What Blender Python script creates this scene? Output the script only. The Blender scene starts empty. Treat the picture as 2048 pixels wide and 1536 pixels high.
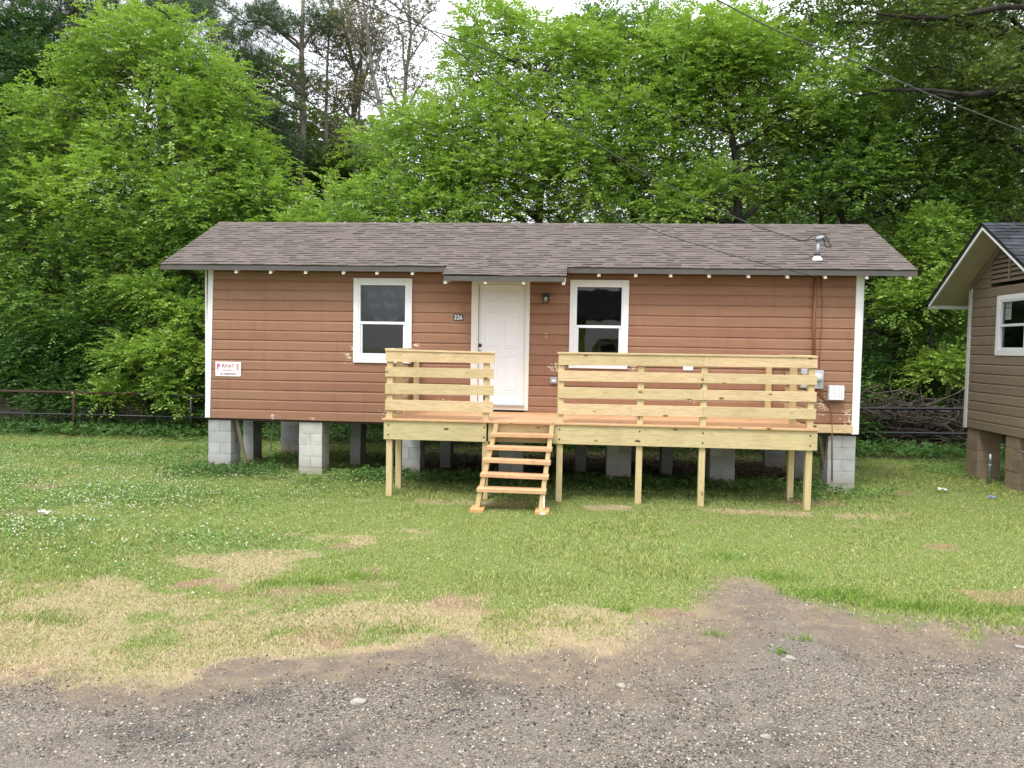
import bpy, math, random
import numpy as np
from mathutils import Vector, Matrix
random.seed(7); RNG=np.random.default_rng(11)
sc=bpy.context.scene; COL=sc.collection
R=math.radians
# ---------------------------------------------------------------- camera
CR=np.array([0.99637865,0.08334801,0.01681368]); CU=np.array([-0.02079126,0.0470866,0.99867441]); CF=np.array([-0.08244583,0.99540743,-0.04864899])
CF/=np.linalg.norm(CF); CR-=CF*(CR@CF); CR/=np.linalg.norm(CR); CU=np.cross(CR,CF)
CP=np.array([6.4602,-13.1189,1.3484]); FPX=1552.07
cam=bpy.data.objects.new('camera',bpy.data.cameras.new('camera')); COL.objects.link(cam); sc.camera=cam
cam.matrix_world=Matrix(((CR[0],CU[0],-CF[0],CP[0]),(CR[1],CU[1],-CF[1],CP[1]),(CR[2],CU[2],-CF[2],CP[2]),(0,0,0,1)))
cam.data.sensor_width=36; cam.data.lens=FPX*36/2048; cam.data.clip_end=1500; cam.data.clip_start=.1
def at(px,py,Y):            # photo pixel (2048 wide) -> point on the plane y=Y
    d=CF*FPX+CR*(px-1024)+CU*(768-py); return CP+d*((Y-CP[1])/d[1])
def atX(px,py,X):
    d=CF*FPX+CR*(px-1024)+CU*(768-py); return CP+d*((X-CP[0])/d[0])
def atZ(px,py,Z):
    d=CF*FPX+CR*(px-1024)+CU*(768-py); return CP+d*((Z-CP[2])/d[2])
# ---------------------------------------------------------------- light
SUN_EL,SUN_AZ=R(58),R(205)       # azimuth clockwise from +y
w=bpy.data.worlds.new('World'); sc.world=w; w.use_nodes=True
nt=w.node_tree; nt.nodes.clear()
def N(nt,t,**k):
    n=nt.nodes.new(t)
    for a,b in k.items():
        if a=='i':
            for kk,v in b.items(): n.inputs[kk].default_value=v
        else: setattr(n,a,b)
    return n
out=N(nt,'ShaderNodeOutputWorld'); bg=N(nt,'ShaderNodeBackground',i={'Strength':.1})
sky=N(nt,'ShaderNodeTexSky',sky_type='NISHITA',sun_disc=False,sun_elevation=SUN_EL,sun_rotation=SUN_AZ,air_density=1.2,dust_density=3)
tc=N(nt,'ShaderNodeTexCoord'); mp=N(nt,'ShaderNodeMapping'); mp.inputs['Scale'].default_value=(1,1,2.2)
nz=N(nt,'ShaderNodeTexNoise',i={'Scale':2.2,'Detail':6,'Roughness':.55})
rp=N(nt,'ShaderNodeValToRGB'); rp.color_ramp.elements[0].position=.3; rp.color_ramp.elements[1].position=.55
rp.color_ramp.elements[0].color=(.72,.72,.72,1); rp.color_ramp.elements[1].color=(1,1,1,1)
mx=N(nt,'ShaderNodeMix',data_type='RGBA'); mx.inputs[7].default_value=(16.5,17.2,18.2,1)
L=nt.links.new
L(tc.outputs['Generated'],mp.inputs['Vector']); L(mp.outputs[0],nz.inputs['Vector']); L(nz.outputs['Fac'],rp.inputs['Fac'])
L(rp.outputs['Color'],mx.inputs[0]); L(sky.outputs[0],mx.inputs[6])
sx_=N(nt,'ShaderNodeSeparateXYZ'); L(tc.outputs['Generated'],sx_.inputs[0]); m1=N(nt,'ShaderNodeMath',operation='MAXIMUM',i={1:0.0}); L(sx_.outputs[2],m1.inputs[0])
m2=N(nt,'ShaderNodeMath',operation='MULTIPLY_ADD',i={1:1.05,2:.52}); L(m1.outputs[0],m2.inputs[0])   # overcast sky: brighter overhead than at the horizon
vm=N(nt,'ShaderNodeVectorMath',operation='SCALE'); L(mx.outputs[2],vm.inputs[0]); L(m2.outputs[0],vm.inputs['Scale']); L(vm.outputs[0],bg.inputs['Color']); L(bg.outputs[0],out.inputs['Surface'])
sun=bpy.data.objects.new('sun',bpy.data.lights.new('sun','SUN')); COL.objects.link(sun)
sun.data.energy=1.9; sun.data.angle=R(14); sun.data.color=(1,.95,.86)
sd=Vector((math.sin(SUN_AZ)*math.cos(SUN_EL),math.cos(SUN_AZ)*math.cos(SUN_EL),math.sin(SUN_EL)))
sun.rotation_euler=sd.to_track_quat('Z','Y').to_euler()
sc.view_settings.view_transform='Standard'; sc.view_settings.look='None'; sc.view_settings.exposure=0.28; sc.view_settings.gamma=1
sc.render.engine='CYCLES'; sc.cycles.max_bounces=6; sc.cycles.diffuse_bounces=3; sc.cycles.transparent_max_bounces=8; sc.cycles.transmission_bounces=3
# ---------------------------------------------------------------- helpers
def tag(o,label=None,cat=None,group=None,kind=None):
    if label: o['label']=label
    if cat: o['category']=cat
    if group: o['group']=group
    if kind: o['kind']=kind
    return o
def thing(name,label,cat,loc=(0,0,0),group=None):
    o=bpy.data.objects.new(name,None); COL.objects.link(o); o.location=[float(v) for v in loc]; o.empty_display_size=.2
    return tag(o,label,cat,group)
def par(o,p):
    o.parent=p
    o.matrix_parent_inverse=Matrix.Translation(-p.location) if p.type=='EMPTY' else Matrix.Identity(4)
def npmesh(name,verts,faces,mats,fm=None,rnd=None,smooth=False):
    """faces: (n,k) int array"""
    me=bpy.data.meshes.new(name); v=np.asarray(verts,np.float32).reshape(-1,3); f=np.asarray(faces,np.int32)
    me.vertices.add(len(v)); me.vertices.foreach_set('co',v.ravel())
    k=f.shape[1]; me.loops.add(f.size); me.loops.foreach_set('vertex_index',f.ravel())
    me.polygons.add(len(f)); me.polygons.foreach_set('loop_start',np.arange(len(f),dtype=np.int32)*k)
    me.update(calc_edges=True)
    if rnd is not None:
        a=me.attributes.new('rnd','FLOAT','FACE'); a.data.foreach_set('value',np.asarray(rnd,np.float32))
    for m in mats: me.materials.append(m)
    if fm is not None: me.polygons.foreach_set('material_index',np.asarray(fm,np.int32))
    if smooth: me.polygons.foreach_set('use_smooth',np.ones(len(f),bool))
    return me
def npobj(name,verts,faces,mats,parent=None,**k):
    o=bpy.data.objects.new(name,npmesh(name,verts,faces,mats,**k)); COL.objects.link(o)
    if parent: par(o,parent)
    return o
class MB:
    def __init__(s): s.v=[]; s.f=[]; s.m=[]; s.r=[]
    def add(s,vs,fs,m=0,r=None):
        n=len(s.v); r=random.random() if r is None else r
        s.v+= [tuple(float(c) for c in p) for p in vs]; s.f+=[tuple(n+i for i in f) for f in fs]; s.m+=[m]*len(fs); s.r+=[r]*len(fs); return s
    def box(s,x0,x1,y0,y1,z0,z1,m=0,r=None):
        return s.hexa([(x0,y0,z0),(x1,y0,z0),(x1,y1,z0),(x0,y1,z0),(x0,y0,z1),(x1,y0,z1),(x1,y1,z1),(x0,y1,z1)],m,r)
    def hexa(s,c,m=0,r=None):
        return s.add(c,[(0,3,2,1),(4,5,6,7),(0,1,5,4),(1,2,6,5),(2,3,7,6),(3,0,4,7)],m,r)
    def prism(s,poly,y0,y1,m=0,r=None):  # poly in x,z ; extruded along y
        n=len(poly); vs=[(x,y0,z) for x,z in poly]+[(x,y1,z) for x,z in poly]
        fs=[tuple(range(n)),tuple(range(2*n-1,n-1,-1))]+[(i,n+i,n+(i+1)%n,(i+1)%n) for i in range(n)]
        return s.add(vs,fs,m,r)
    def tube(s,pts,rad,n=8,m=0,cap=True,r=None):
        pts=[Vector([float(c) for c in p]) for p in pts]; rad=[rad]*len(pts) if not hasattr(rad,'__len__') else rad
        vs=[];fs=[]; up=Vector((0,0,1))
        prev=None
        for i,p in enumerate(pts):
            t=(pts[min(i+1,len(pts)-1)]-pts[max(i-1,0)]).normalized()
            a=(prev-t*prev.dot(t)) if prev else (Vector((1,0,0)) if abs(t.z)>.9 else up).cross(t)
            a=a.normalized(); prev=a; b=t.cross(a)
            for k in range(n):
                an=2*math.pi*k/n; vs.append(p+(a*math.cos(an)+b*math.sin(an))*rad[i])
        for i in range(len(pts)-1):
            for k in range(n):
                fs.append((i*n+k,i*n+(k+1)%n,(i+1)*n+(k+1)%n,(i+1)*n+k))
        if cap: fs+= [tuple(range(n-1,-1,-1)),tuple(range((len(pts)-1)*n,len(pts)*n))]
        return s.add(vs,fs,m,r)
    def lathe(s,c,prof,n=16,ax='z',m=0):
        vs=[];fs=[]
        for (r_,h) in prof:
            for k in range(n):
                a=2*math.pi*k/n; x,y=r_*math.cos(a),r_*math.sin(a)
                vs.append((c[0]+x,c[1]+y,c[2]+h) if ax=='z' else (c[0]+x,c[1]-h,c[2]+y))
        for i in range(len(prof)-1):
            for k in range(n): fs.append((i*n+k,i*n+(k+1)%n,(i+1)*n+(k+1)%n,(i+1)*n+k))
        fs+=[tuple(range(n-1,-1,-1)),tuple(range((len(prof)-1)*n,len(prof)*n))]
        return s.add(vs,fs,m)
    def build(s,name,mats,parent=None,bevel=0,smooth=False):
        if not isinstance(mats,(list,tuple)): mats=[mats]
        me=bpy.data.meshes.new(name); me.from_pydata(s.v,[],s.f)
        for mm in mats: me.materials.append(mm)
        me.polygons.foreach_set('material_index',s.m)
        a=me.attributes.new('rnd','FLOAT','FACE'); a.data.foreach_set('value',s.r)
        if smooth: me.polygons.foreach_set('use_smooth',[True]*len(s.f))
        me.update(); o=bpy.data.objects.new(name,me); COL.objects.link(o)
        if bevel:
            b=o.modifiers.new('bevel','BEVEL'); b.width=bevel; b.segments=2; b.limit_method='ANGLE'
        if parent: par(o,parent)
        return o
# numpy value noise
_T=RNG.random((256,256))
def vn(x,y):
    xi=np.floor(x).astype(int); yi=np.floor(y).astype(int); fx=x-xi; fy=y-yi; fx=fx*fx*(3-2*fx); fy=fy*fy*(3-2*fy)
    g=lambda a,b:_T[a%256,b%256]
    return (g(xi,yi)*(1-fx)+g(xi+1,yi)*fx)*(1-fy)+(g(xi,yi+1)*(1-fx)+g(xi+1,yi+1)*fx)*fy
def fbm(x,y,o=4):
    s=0;a=.5;t=0
    for i in range(o): s=s+a*vn(x*2**i+17.3*i,y*2**i+5.1*i); t+=a; a*=.5
    return s/t
def sst(a,b,x): t=np.clip((x-a)/(b-a),0,1); return t*t*(3-2*t)
# ---------------------------------------------------------------- materials
class M_:
    def __init__(s,name):
        s.m=bpy.data.materials.new(name); s.m.use_nodes=True; s.nt=s.m.node_tree; s.nt.nodes.clear()
        s.out=s.n('ShaderNodeOutputMaterial'); s.p=s.n('ShaderNodeBsdfPrincipled'); s.l(s.p.outputs[0],s.out.inputs['Surface'])
        s.p.inputs['Roughness'].default_value=.7; s.p.inputs['Specular IOR Level'].default_value=.3
    def n(s,t,**k): return N(s.nt,t,**k)
    def l(s,a,b): s.nt.links.new(a,b)
    def pos(s,scale=(1,1,1),obj=False):
        c=s.n('ShaderNodeTexCoord').outputs['Object'] if obj else s.n('ShaderNodeNewGeometry').outputs['Position']
        mp=s.n('ShaderNodeMapping'); mp.inputs['Scale'].default_value=scale; s.l(c,mp.inputs['Vector']); return mp.outputs[0]
    def noise(s,v,scale,detail=4,rough=.55,dist=0):
        n=s.n('ShaderNodeTexNoise',i={'Scale':scale,'Detail':detail,'Roughness':rough,'Distortion':dist}); s.l(v,n.inputs['Vector']); return n.outputs['Fac']
    def ramp(s,fac,els):
        r=s.n('ShaderNodeValToRGB'); e=r.color_ramp.elements
        while len(e)<len(els): e.new(.5)
        for i,(p,c) in enumerate(els):
            e[i].position=p; e[i].color=(*c,1) if hasattr(c,'__len__') else (c,c,c,1)
        s.l(fac,r.inputs['Fac']); return r.outputs['Color']
    def mix(s,fac,a,b,mode='MIX'):
        m=s.n('ShaderNodeMix',data_type='RGBA',blend_type=mode)
        for sock,v in ((m.inputs[0],fac),(m.inputs[6],a),(m.inputs[7],b)):
            if hasattr(v,'is_linked') : s.l(v,sock)
            elif hasattr(v,'__len__'): sock.default_value=(*v,1)
            else: sock.default_value=v
        return m.outputs[2]
    def math(s,op,a,b=0.0,c=0.0):
        m=s.n('ShaderNodeMath',operation=op)
        for i,v in enumerate((a,b,c)):
            if hasattr(v,'is_linked'): s.l(v,m.inputs[i])
            else: m.inputs[i].default_value=v
        return m.outputs[0]
    def attr(s,n): return s.n('ShaderNodeAttribute',attribute_name=n).outputs['Fac']
    def bump(s,h,strength=.4,dist=.01):
        b=s.n('ShaderNodeBump',i={'Strength':strength,'Distance':dist}); s.l(h,b.inputs['Height']); s.l(b.outputs[0],s.p.inputs['Normal'])
    def col(s,c):
        if hasattr(c,'is_linked'): s.l(c,s.p.inputs['Base Color'])
        else: s.p.inputs['Base Color'].default_value=(*c,1)
        return s
def plain(name,c,rough=.6,metal=0,var=.25,scale=6,spec=.3):
    m=M_(name); v=m.pos(); n=m.noise(v,scale,5); m.col(m.mix(n,tuple(x*(1-var) for x in c),tuple(min(1,x*(1+var)) for x in c)))
    m.p.inputs['Roughness'].default_value=rough; m.p.inputs['Metallic'].default_value=metal; m.p.inputs['Specular IOR Level'].default_value=spec
    m.bump(m.noise(v,scale*12,3),.15,.004); return m.m
def siding(name,c1,c2,c3,chip=None):
    m=M_(name); v=m.pos()
    a=m.noise(v,.7,3); b=m.noise(m.pos((1,1,6)),2.5,5); fine=m.noise(m.pos((1.5,1,30)),14,4)
    c=m.mix(m.ramp(a,[(.35,0),(.65,1)]),c1,c2)
    c=m.mix(m.math('MULTIPLY',m.attr('rnd'),.7),c,c3)
    vs=m.noise(m.pos((5,5,.5)),1.6,5,.6); c=m.mix(m.ramp(vs,[(.5,0),(.8,.4)]),c,tuple(x*.72 for x in c2))
    c=m.mix(m.ramp(b,[(.45,0),(.8,.35)]),c,tuple(x*.62 for x in c1))
    c=m.mix(m.ramp(fine,[(.3,.12),(.6,0)]),c,tuple(x*.6 for x in c1))
    if chip:
        tot=None; g=m.n('ShaderNodeNewGeometry').outputs['Position']
        for (x,z,r) in chip:
            d=m.n('ShaderNodeVectorMath',operation='DISTANCE'); m.l(g,d.inputs[0]); d.inputs[1].default_value=(x,0,z)
            k=m.math('SUBTRACT',1,m.math('DIVIDE',d.outputs['Value'],r)); tot=k if tot is None else m.math('MAXIMUM',tot,k)
        cn=m.noise(m.pos((1,1,1.6)),22,4,.6); k=m.math('ADD',m.math('MULTIPLY',tot,.22),cn)
        c=m.mix(m.ramp(k,[(.70,0),(.72,1)]),c,(.62,.5,.38))
    m.col(c); m.p.inputs['Roughness'].default_value=.62
    m.bump(m.math('ADD',fine,m.noise(m.pos((1,1,4)),30,3)),.25,.004); return m.m
def wood(name,axis,base,dark,warm,knots=True):
    m=M_(name); long_=.9; sc_=[11,11,11]; sc_[axis]=long_
    v=m.pos(tuple(sc_)); rnd=m.attr('rnd')
    off=m.n('ShaderNodeVectorMath',operation='ADD'); m.l(v,off.inputs[0]); cx=m.n('ShaderNodeCombineXYZ'); m.l(m.math('MULTIPLY',rnd,37),cx.inputs[0]); m.l(m.math('MULTIPLY',rnd,91),cx.inputs[2]); m.l(cx.outputs[0],off.inputs[1]); v=off.outputs[0]
    g=m.noise(v,1.0,3,.5,.6); ring=m.math('FRACT',m.math('MULTIPLY',g,9)); tri=m.math('ABSOLUTE',m.math('SUBTRACT',ring,.5))
    fine=m.noise(v,9,4,.6)
    c=m.mix(rnd,base,warm)
    c=m.mix(m.math('MULTIPLY',m.ramp(tri,[(.0,1),(.28,0)]),.42),c,dark)
    c=m.mix(m.math('MULTIPLY',m.ramp(fine,[(.42,0),(.75,1)]),.35),c,dark)
    sp=m.noise(m.pos(),1.6,3); c=m.mix(m.ramp(sp,[(.5,0),(.75,.3)]),c,tuple(x*.8 for x in dark))
    if knots:
        ks=[5.5,5.5,5.5]; ks[axis]=2.6; kv=m.pos(tuple(ks)); o2=m.n('ShaderNodeVectorMath',operation='ADD'); m.l(kv,o2.inputs[0]); m.l(cx.outputs[0],o2.inputs[1])
        vo=m.n('ShaderNodeTexVoronoi',i={'Scale':1.0}); m.l(o2.outputs[0],vo.inputs['Vector'])
        c=m.mix(m.ramp(vo.outputs['Distance'],[(.05,1),(.085,.75),(.11,.25),(.15,0)]),c,(.13,.055,.02))
    m.col(c); m.p.inputs['Roughness'].default_value=.65; m.bump(fine,.2,.003); return m.m
WB,WD,WW=(.60,.48,.27),(.40,.255,.12),(.74,.54,.33)
MAT={}
MAT['woodx']=wood('new_pine_rail',0,WB,WD,WW); MAT['woodz']=wood('new_pine_post',2,(.58,.465,.25),(.39,.27,.12),(.66,.53,.30))
MAT['woody']=wood('new_pine_cross',1,WB,WD,WW)
MAT['rimx']=wood('treated_rim_board',0,(.55,.46,.255),(.34,.27,.12),(.62,.50,.28))
MAT['deckx']=wood('cedar_tone_decking',0,(.60,.35,.185),(.40,.20,.09),(.66,.42,.24))
MAT['foot']=wood('cedar_tone_foot',1,(.62,.33,.13),(.42,.19,.07),(.66,.38,.17))
MAT['oldwood']=wood('weathered_board',2,(.20,.16,.11),(.10,.08,.05),(.24,.19,.14),False)
chips=[(2.55,1.12,.16),(2.6,1.28,.08),(3.72,1.35,.12),(3.7,1.22,.12),(3.3,.12,.3),(10.95,.22,.22),(10.9,.35,.15),(6.1,1.02,.2),(7.4,1.02,.14),(5.95,1.55,.08),(1.2,.02,.16),(10.5,.45,.25),(1.9,.0,.1),(4.2,.33,.2),(8.4,.5,.1)]
MAT['siding']=siding('brown_red_siding_paint',(.300,.156,.094),(.270,.128,.080),(.345,.19,.118),chips)
MAT['tan']=siding('taupe_siding_paint',(.235,.182,.128),(.215,.168,.12),(.27,.215,.155))
MAT['white']=plain('white_trim_paint',(.80,.80,.80),.45,0,.04,3)
MAT['cream']=plain('cream_trim_paint',(.77,.74,.68),.5,0,.06,3)
MAT['door']=plain('white_door_paint',(.82,.82,.83),.35,0,.02,2)
MAT['vinyl']=plain('white_vinyl',(.82,.83,.86),.3,0,.02,2,.5)
MAT['grayfascia']=plain('grey_drip_edge',(.10,.09,.085),.5)
MAT['black']=plain('black_painted_steel',(.018,.019,.022),.4,0,.3,8,.5)
MAT['rust']=plain('rusty_steel',(.06,.03,.022),.85,0,.45,14)
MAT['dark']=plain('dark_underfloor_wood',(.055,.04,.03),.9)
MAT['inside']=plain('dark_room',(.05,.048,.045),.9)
MAT['galv']=plain('galvanised_steel',(.34,.35,.37),.45,.6,.2,10,.5)
MAT['greybox']=plain('grey_enamel_box',(.46,.48,.50),.45,0,.08,6,.5)
MAT['conduit']=plain('brown_painted_conduit',(.26,.105,.06),.55)
MAT['cable']=plain('black_cable_jacket',(.03,.032,.03),.6)
MAT['cablelt']=plain('twisted_bare_cable',(.07,.075,.065),.5,0,.5,60)
MAT['lampm']=plain('bronze_lamp_metal',(.02,.018,.017),.4,0,.2,6,.5)
MAT['plate']=plain('dark_number_plate',(.035,.045,.055),.5)
MAT['signw']=plain('white_sign_face',(.80,.80,.82),.4,0,.03,4)
MAT['signr']=plain('red_sign_print',(.42,.03,.07),.5,0,.1)
MAT['signp']=plain('faded_pink_sign_print',(.58,.28,.36),.5,0,.1)
MAT['whitenum']=plain('white_number_print',(.75,.76,.78),.5,0,.03)
MAT['soffit']=plain('cream_soffit_boards',(.40,.35,.26),.7,0,.1,4)
MAT['paper']=plain('white_paper',(.78,.78,.78),.7,0,.05)
MAT['blue']=plain('blue_wrapper',(.18,.28,.5),.4,0,.2)
MAT['stone']=plain('pale_stone',(.30,.275,.235),.85,0,.25,20)
MAT['bark']=None
def bark(name,c,sc_=9):
    m=M_(name); v=m.pos((1,1,.22)); n=m.noise(v,sc_,6,.65,.5); m.col(m.mix(m.ramp(n,[(.3,0),(.7,1)]),tuple(x*.45 for x in c),tuple(min(1,x*1.4) for x in c)))
    m.p.inputs['Roughness'].default_value=.9; m.bump(n,.8,.03); return m.m
MAT['bark']=bark('brown_bark',(.085,.065,.048)); MAT['pinebark']=bark('grey_pine_bark',(.20,.165,.14)); MAT['greybark']=bark('pale_grey_bark',(.25,.235,.215))
MAT['deadwood']=bark('dead_grey_wood',(.095,.078,.062),14); MAT['darkbark']=bark('dark_oak_bark',(.04,.034,.028))
def leafm(name,ca,cb,cc,trans=.35,gloss=.4):
    m=M_(name); m.nt.nodes.remove(m.p)
    rn=m.attr('rnd'); big=m.noise(m.pos(),.55,3)
    c=m.mix(rn,ca,cb); c=m.mix(m.ramp(big,[(.38,0),(.68,1)]),c,m.mix(rn,cb,cc))
    d=m.n('ShaderNodeBsdfPrincipled',i={'Roughness':.5,'Specular IOR Level':gloss}); m.l(c,d.inputs['Base Color'])
    t=m.n('ShaderNodeBsdfTranslucent'); tcol=m.mix(1.0,c,(1.15,1.15,.55),'MULTIPLY'); m.l(tcol,t.inputs['Color'])
    x=m.n('ShaderNodeMixShader',i={'Fac':trans}); m.l(d.outputs[0],x.inputs[1]); m.l(t.outputs[0],x.inputs[2]); m.l(x.outputs[0],m.out.inputs['Surface'])
    return m.m
LF={'bright':leafm('bright_spring_leaf',(0.169,0.287,0.053),(0.256,0.400,0.071),(0.368,0.508,0.101),.33),
 'mid':leafm('mid_green_leaf',(0.095,0.189,0.038),(0.149,0.264,0.048),(0.223,0.339,0.065),.32),
 'dark':leafm('dark_green_leaf',(0.034,0.077,0.026),(0.057,0.121,0.036),(0.092,0.160,0.048),.28),
 'olive':leafm('olive_oak_leaf',(0.081,0.132,0.039),(0.125,0.186,0.046),(0.175,0.234,0.065),.3),
 'needle':leafm('dusky_pine_needle',(0.053,0.095,0.048),(0.090,0.135,0.064),(0.135,0.176,0.080),.15,.2),
 'rusty':leafm('young_rusty_leaf',(.12,.10,.045),(.19,.13,.06),(.16,.18,.06),.3),
 'under':leafm('undergrowth_leaf',(.045,.11,.028),(.08,.17,.038),(.12,.23,.05),.3)}
# ================================================================ GROUND
def gz(x,y):
    x=np.asarray(x,float); y=np.asarray(y,float)
    return -.945-.07*sst(0,3.5,y)+.035*(fbm(x*.35+3,y*.35+9,3)-.5)*sst(-20,-10,y)
GB=np.array([(-12,-8.9),(1.5,-8.5),(2.7,-8.38),(3.55,-8.35),(4.26,-8.03),(4.89,-7.78),(5.54,-7.45),(5.95,-7.65),(6.87,-7.35),(7.43,-6.76),(7.92,-5.7),(8.27,-5.15),(8.52,-5.95),(9.06,-6.31),(9.85,-6.42),(10.2,-6.45),(13,-6.4),(26,-6.5)])
def bare(x,y):   # worn bare soil and gravel, 0 on the lawn
    b=np.interp(x,GB[:,0],GB[:,1])+.1; wd=np.interp(x,[2,5.5,7.2,9,11],[.3,.4,1.2,.9,.5]); n=(fbm(x*1.4+3,y*1.4+1,4)-.5)*1.3+(fbm(x*5,y*5,3)-.5)*1.1
    return sst(wd,-wd,y-b+n*.75)
def grav(x,y):   # 1 on the gravel
    off=np.interp(x,[2,5.5,7.3,8.6,9.6,11.5],[-.1,-.05,.5,.85,.45,.15])
    b=np.interp(x,GB[:,0],GB[:,1])-off; n=(fbm(x*1.3,y*1.3,4)-.5)*1.0+(fbm(x*6,y*6,3)-.5)*.35
    wd=np.interp(x,[2,6,7.2,9,11],[.5,.6,1.1,1.0,.6]); n2_=(fbm(x*3.1+9,y*3.1+5,3)-.5); return sst(wd,-wd,y-b+n*.7+n2_*.9*wd+.1)
def straw(x,y):
    b=np.interp(x,GB[:,0],GB[:,1]); d=y-b
    n=fbm(x*.9+4,y*1.2+8,4)
    top=np.interp(x,[-2,2,4,5.5,7,8.2,9,20],[2.6,2.8,3.4,3.1,1.2,.25,.25,.3])
    s=sst(1.2,.1,d/top+(n-.5)*2.6+(fbm(x*3+2,y*3+6,3)-.5)*1.3)*.92
    s=s*np.interp(x,[6.8,8.2,9],[1,.55,.3])
    # light patches by the deck posts
    s=np.maximum(s,.75*np.exp(-((y+1.95)/.28)**2)*sst(.35,.6,fbm(x*1.6,y*2+3,3))*(x>3.2)*(x<11))
    return np.clip(s,0,1)
def dirt(x,y):
    n=fbm(x*1.1+40,y*1.1+11,4)
    d=sst(.62,.78,n+.06*np.exp(-((y+6.6)/1.2)**2))*.6
    d=np.maximum(d,sst(.45,.6,n)*np.exp(-((x-12.6)/2.3)**2-((y+1.9)/.5)**2))      # red soil strip at right
    d=np.maximum(d,sst(.42,.6,n)*np.exp(-((x-3.2)/1.5)**2-((y+6.1)/.33)**2))    # bare arc at left
    d=np.maximum(d,sst(.35,.55,n)*np.exp(-((x-10.1)/.7)**2-((y+1.1)/.35)**2))
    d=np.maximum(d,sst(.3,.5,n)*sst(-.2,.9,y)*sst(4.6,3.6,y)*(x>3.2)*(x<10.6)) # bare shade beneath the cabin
    d=np.maximum(d,sst(4.2,5.6,y+(n-.5)*2))
    return np.clip(d,0,1)
def clover(x,y):
    n=fbm(x*.7+20,y*.9+2,4)
    c=(.25+.75*sst(.35,.62,n))*.8*sst(5.0,1.0,x)*sst(-7.0,-3.5,y+ .35*x*.3)
    c=np.maximum(c,np.exp(-((y+.35)/.75)**2)*sst(.30,.45,n)*(x>-.5)*(x<11.3))
    c=np.maximum(c,np.exp(-((y-3)/2)**2)*sst(.4,.5,n)*((x<3.5)|(x>10.5)))
    return np.clip(c,0,1)
def ground_mat():
    m=M_('lawn_soil_and_gravel'); v=m.pos()
    g,s,d,cl=m.attr('grav'),m.attr('straw'),m.attr('dirt'),m.attr('clov')
    n1=m.noise(v,7,6,.65); n2=m.noise(v,45,5,.7); n3=m.noise(v,1.1,3)
    green=m.mix(n2,(.075,.11,.03),(.20,.265,.07)); green=m.mix(m.ramp(n3,[(.35,0),(.7,1)]),green,m.mix(n2,(.08,.11,.025),(.22,.25,.07)))
    clc=m.mix(n2,(.035,.075,.02),(.11,.19,.05)); green=m.mix(m.math('MULTIPLY',cl,.6),green,clc)
    st=m.mix(n2,(.22,.16,.09),(.44,.35,.22))
    dr=m.mix(n2,(.17,.105,.065),(.33,.225,.145))
    thr=lambda a,k:m.ramp(m.math('ADD',a,m.math('MULTIPLY',m.math('SUBTRACT',n1,.5),k)),[(.35,0),(.65,1)])
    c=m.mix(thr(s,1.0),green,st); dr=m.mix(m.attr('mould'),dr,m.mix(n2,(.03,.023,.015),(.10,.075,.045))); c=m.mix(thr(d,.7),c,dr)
    # gravel: small stones by voronoi
    stones=None
    vo=m.n('ShaderNodeTexVoronoi',i={'Scale':62.0}); m.l(v,vo.inputs['Vector']); vb=m.n('ShaderNodeTexVoronoi',i={'Scale':140.0}); m.l(v,vb.inputs['Vector'])
    sepc=m.n('ShaderNodeSeparateColor'); m.l(vo.outputs['Color'],sepc.inputs[0]); sb=m.n('ShaderNodeSeparateColor'); m.l(vb.outputs['Color'],sb.inputs[0])
    cs=m.ramp(sepc.outputs[0],[(0,(.06,.054,.049)),(.25,(.105,.092,.08)),(.55,(0.185,0.151,0.114)),(.85,(0.280,0.232,0.176)),(.97,(0.459,0.395,0.316)),(1,(0.357,0.210,0.094))])
    cs2=m.ramp(sb.outputs[0],[(0,(0.046,0.042,0.039)),(.5,(0.163,0.139,0.114)),(1,(0.325,0.286,0.234))])
    dust=m.mix(n2,(0.130,0.112,0.094),(0.260,0.224,0.185))
    gc=m.mix(m.ramp(vo.outputs['Distance'],[(.25,0),(.5,1)]),cs,cs2)
    big=m.noise(v,.9,5,.6); gc=m.mix(m.ramp(big,[(.40,0),(.62,.75)]),gc,dust)
    gc=m.mix(m.ramp(m.noise(v,1.7,5,.6),[(.52,0),(.68,.8)]),gc,m.mix(n2,(.03,.028,.028),(.085,.078,.072)))
    edge=m.mix(n2,(.10,.075,.058),(.235,.185,.145)); edge=m.mix(m.ramp(n1,[(.45,0),(.7,.5)]),edge,st)
    gf=m.ramp(m.math('ADD',g,m.math('MULTIPLY',m.math('SUBTRACT',n1,.5),.9)),[(.2,0),(.75,1)]); gc=m.mix(m.ramp(m.math('ADD',g,m.math('MULTIPLY',m.math('SUBTRACT',n1,.5),.4)),[(.55,1),(1.0,0)]),gc,edge)
    bf=m.ramp(m.math('ADD',m.attr('bare'),m.math('MULTIPLY',m.math('SUBTRACT',n1,.5),1.1)),[(.25,0),(.7,1)]); c=m.mix(bf,c,edge); c=m.mix(gf,c,gc); m.col(c); m.p.inputs['Roughness'].default_value=.95; m.p.inputs['Specular IOR Level'].default_value=.15
    h=m.math('ADD',m.math('MULTIPLY',m.math('SUBTRACT',1,vo.outputs['Distance']),m.math('MULTIPLY',gf,.8)),n2); m.bump(h,.7,.02)
    return m.m
GM=ground_mat()
def add_attrs(me,x,y,**k):
    for n,v in k.items():
        a=me.attributes.new(n,'FLOAT','POINT'); a.data.foreach_set('value',np.asarray(v,np.float32))
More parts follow.
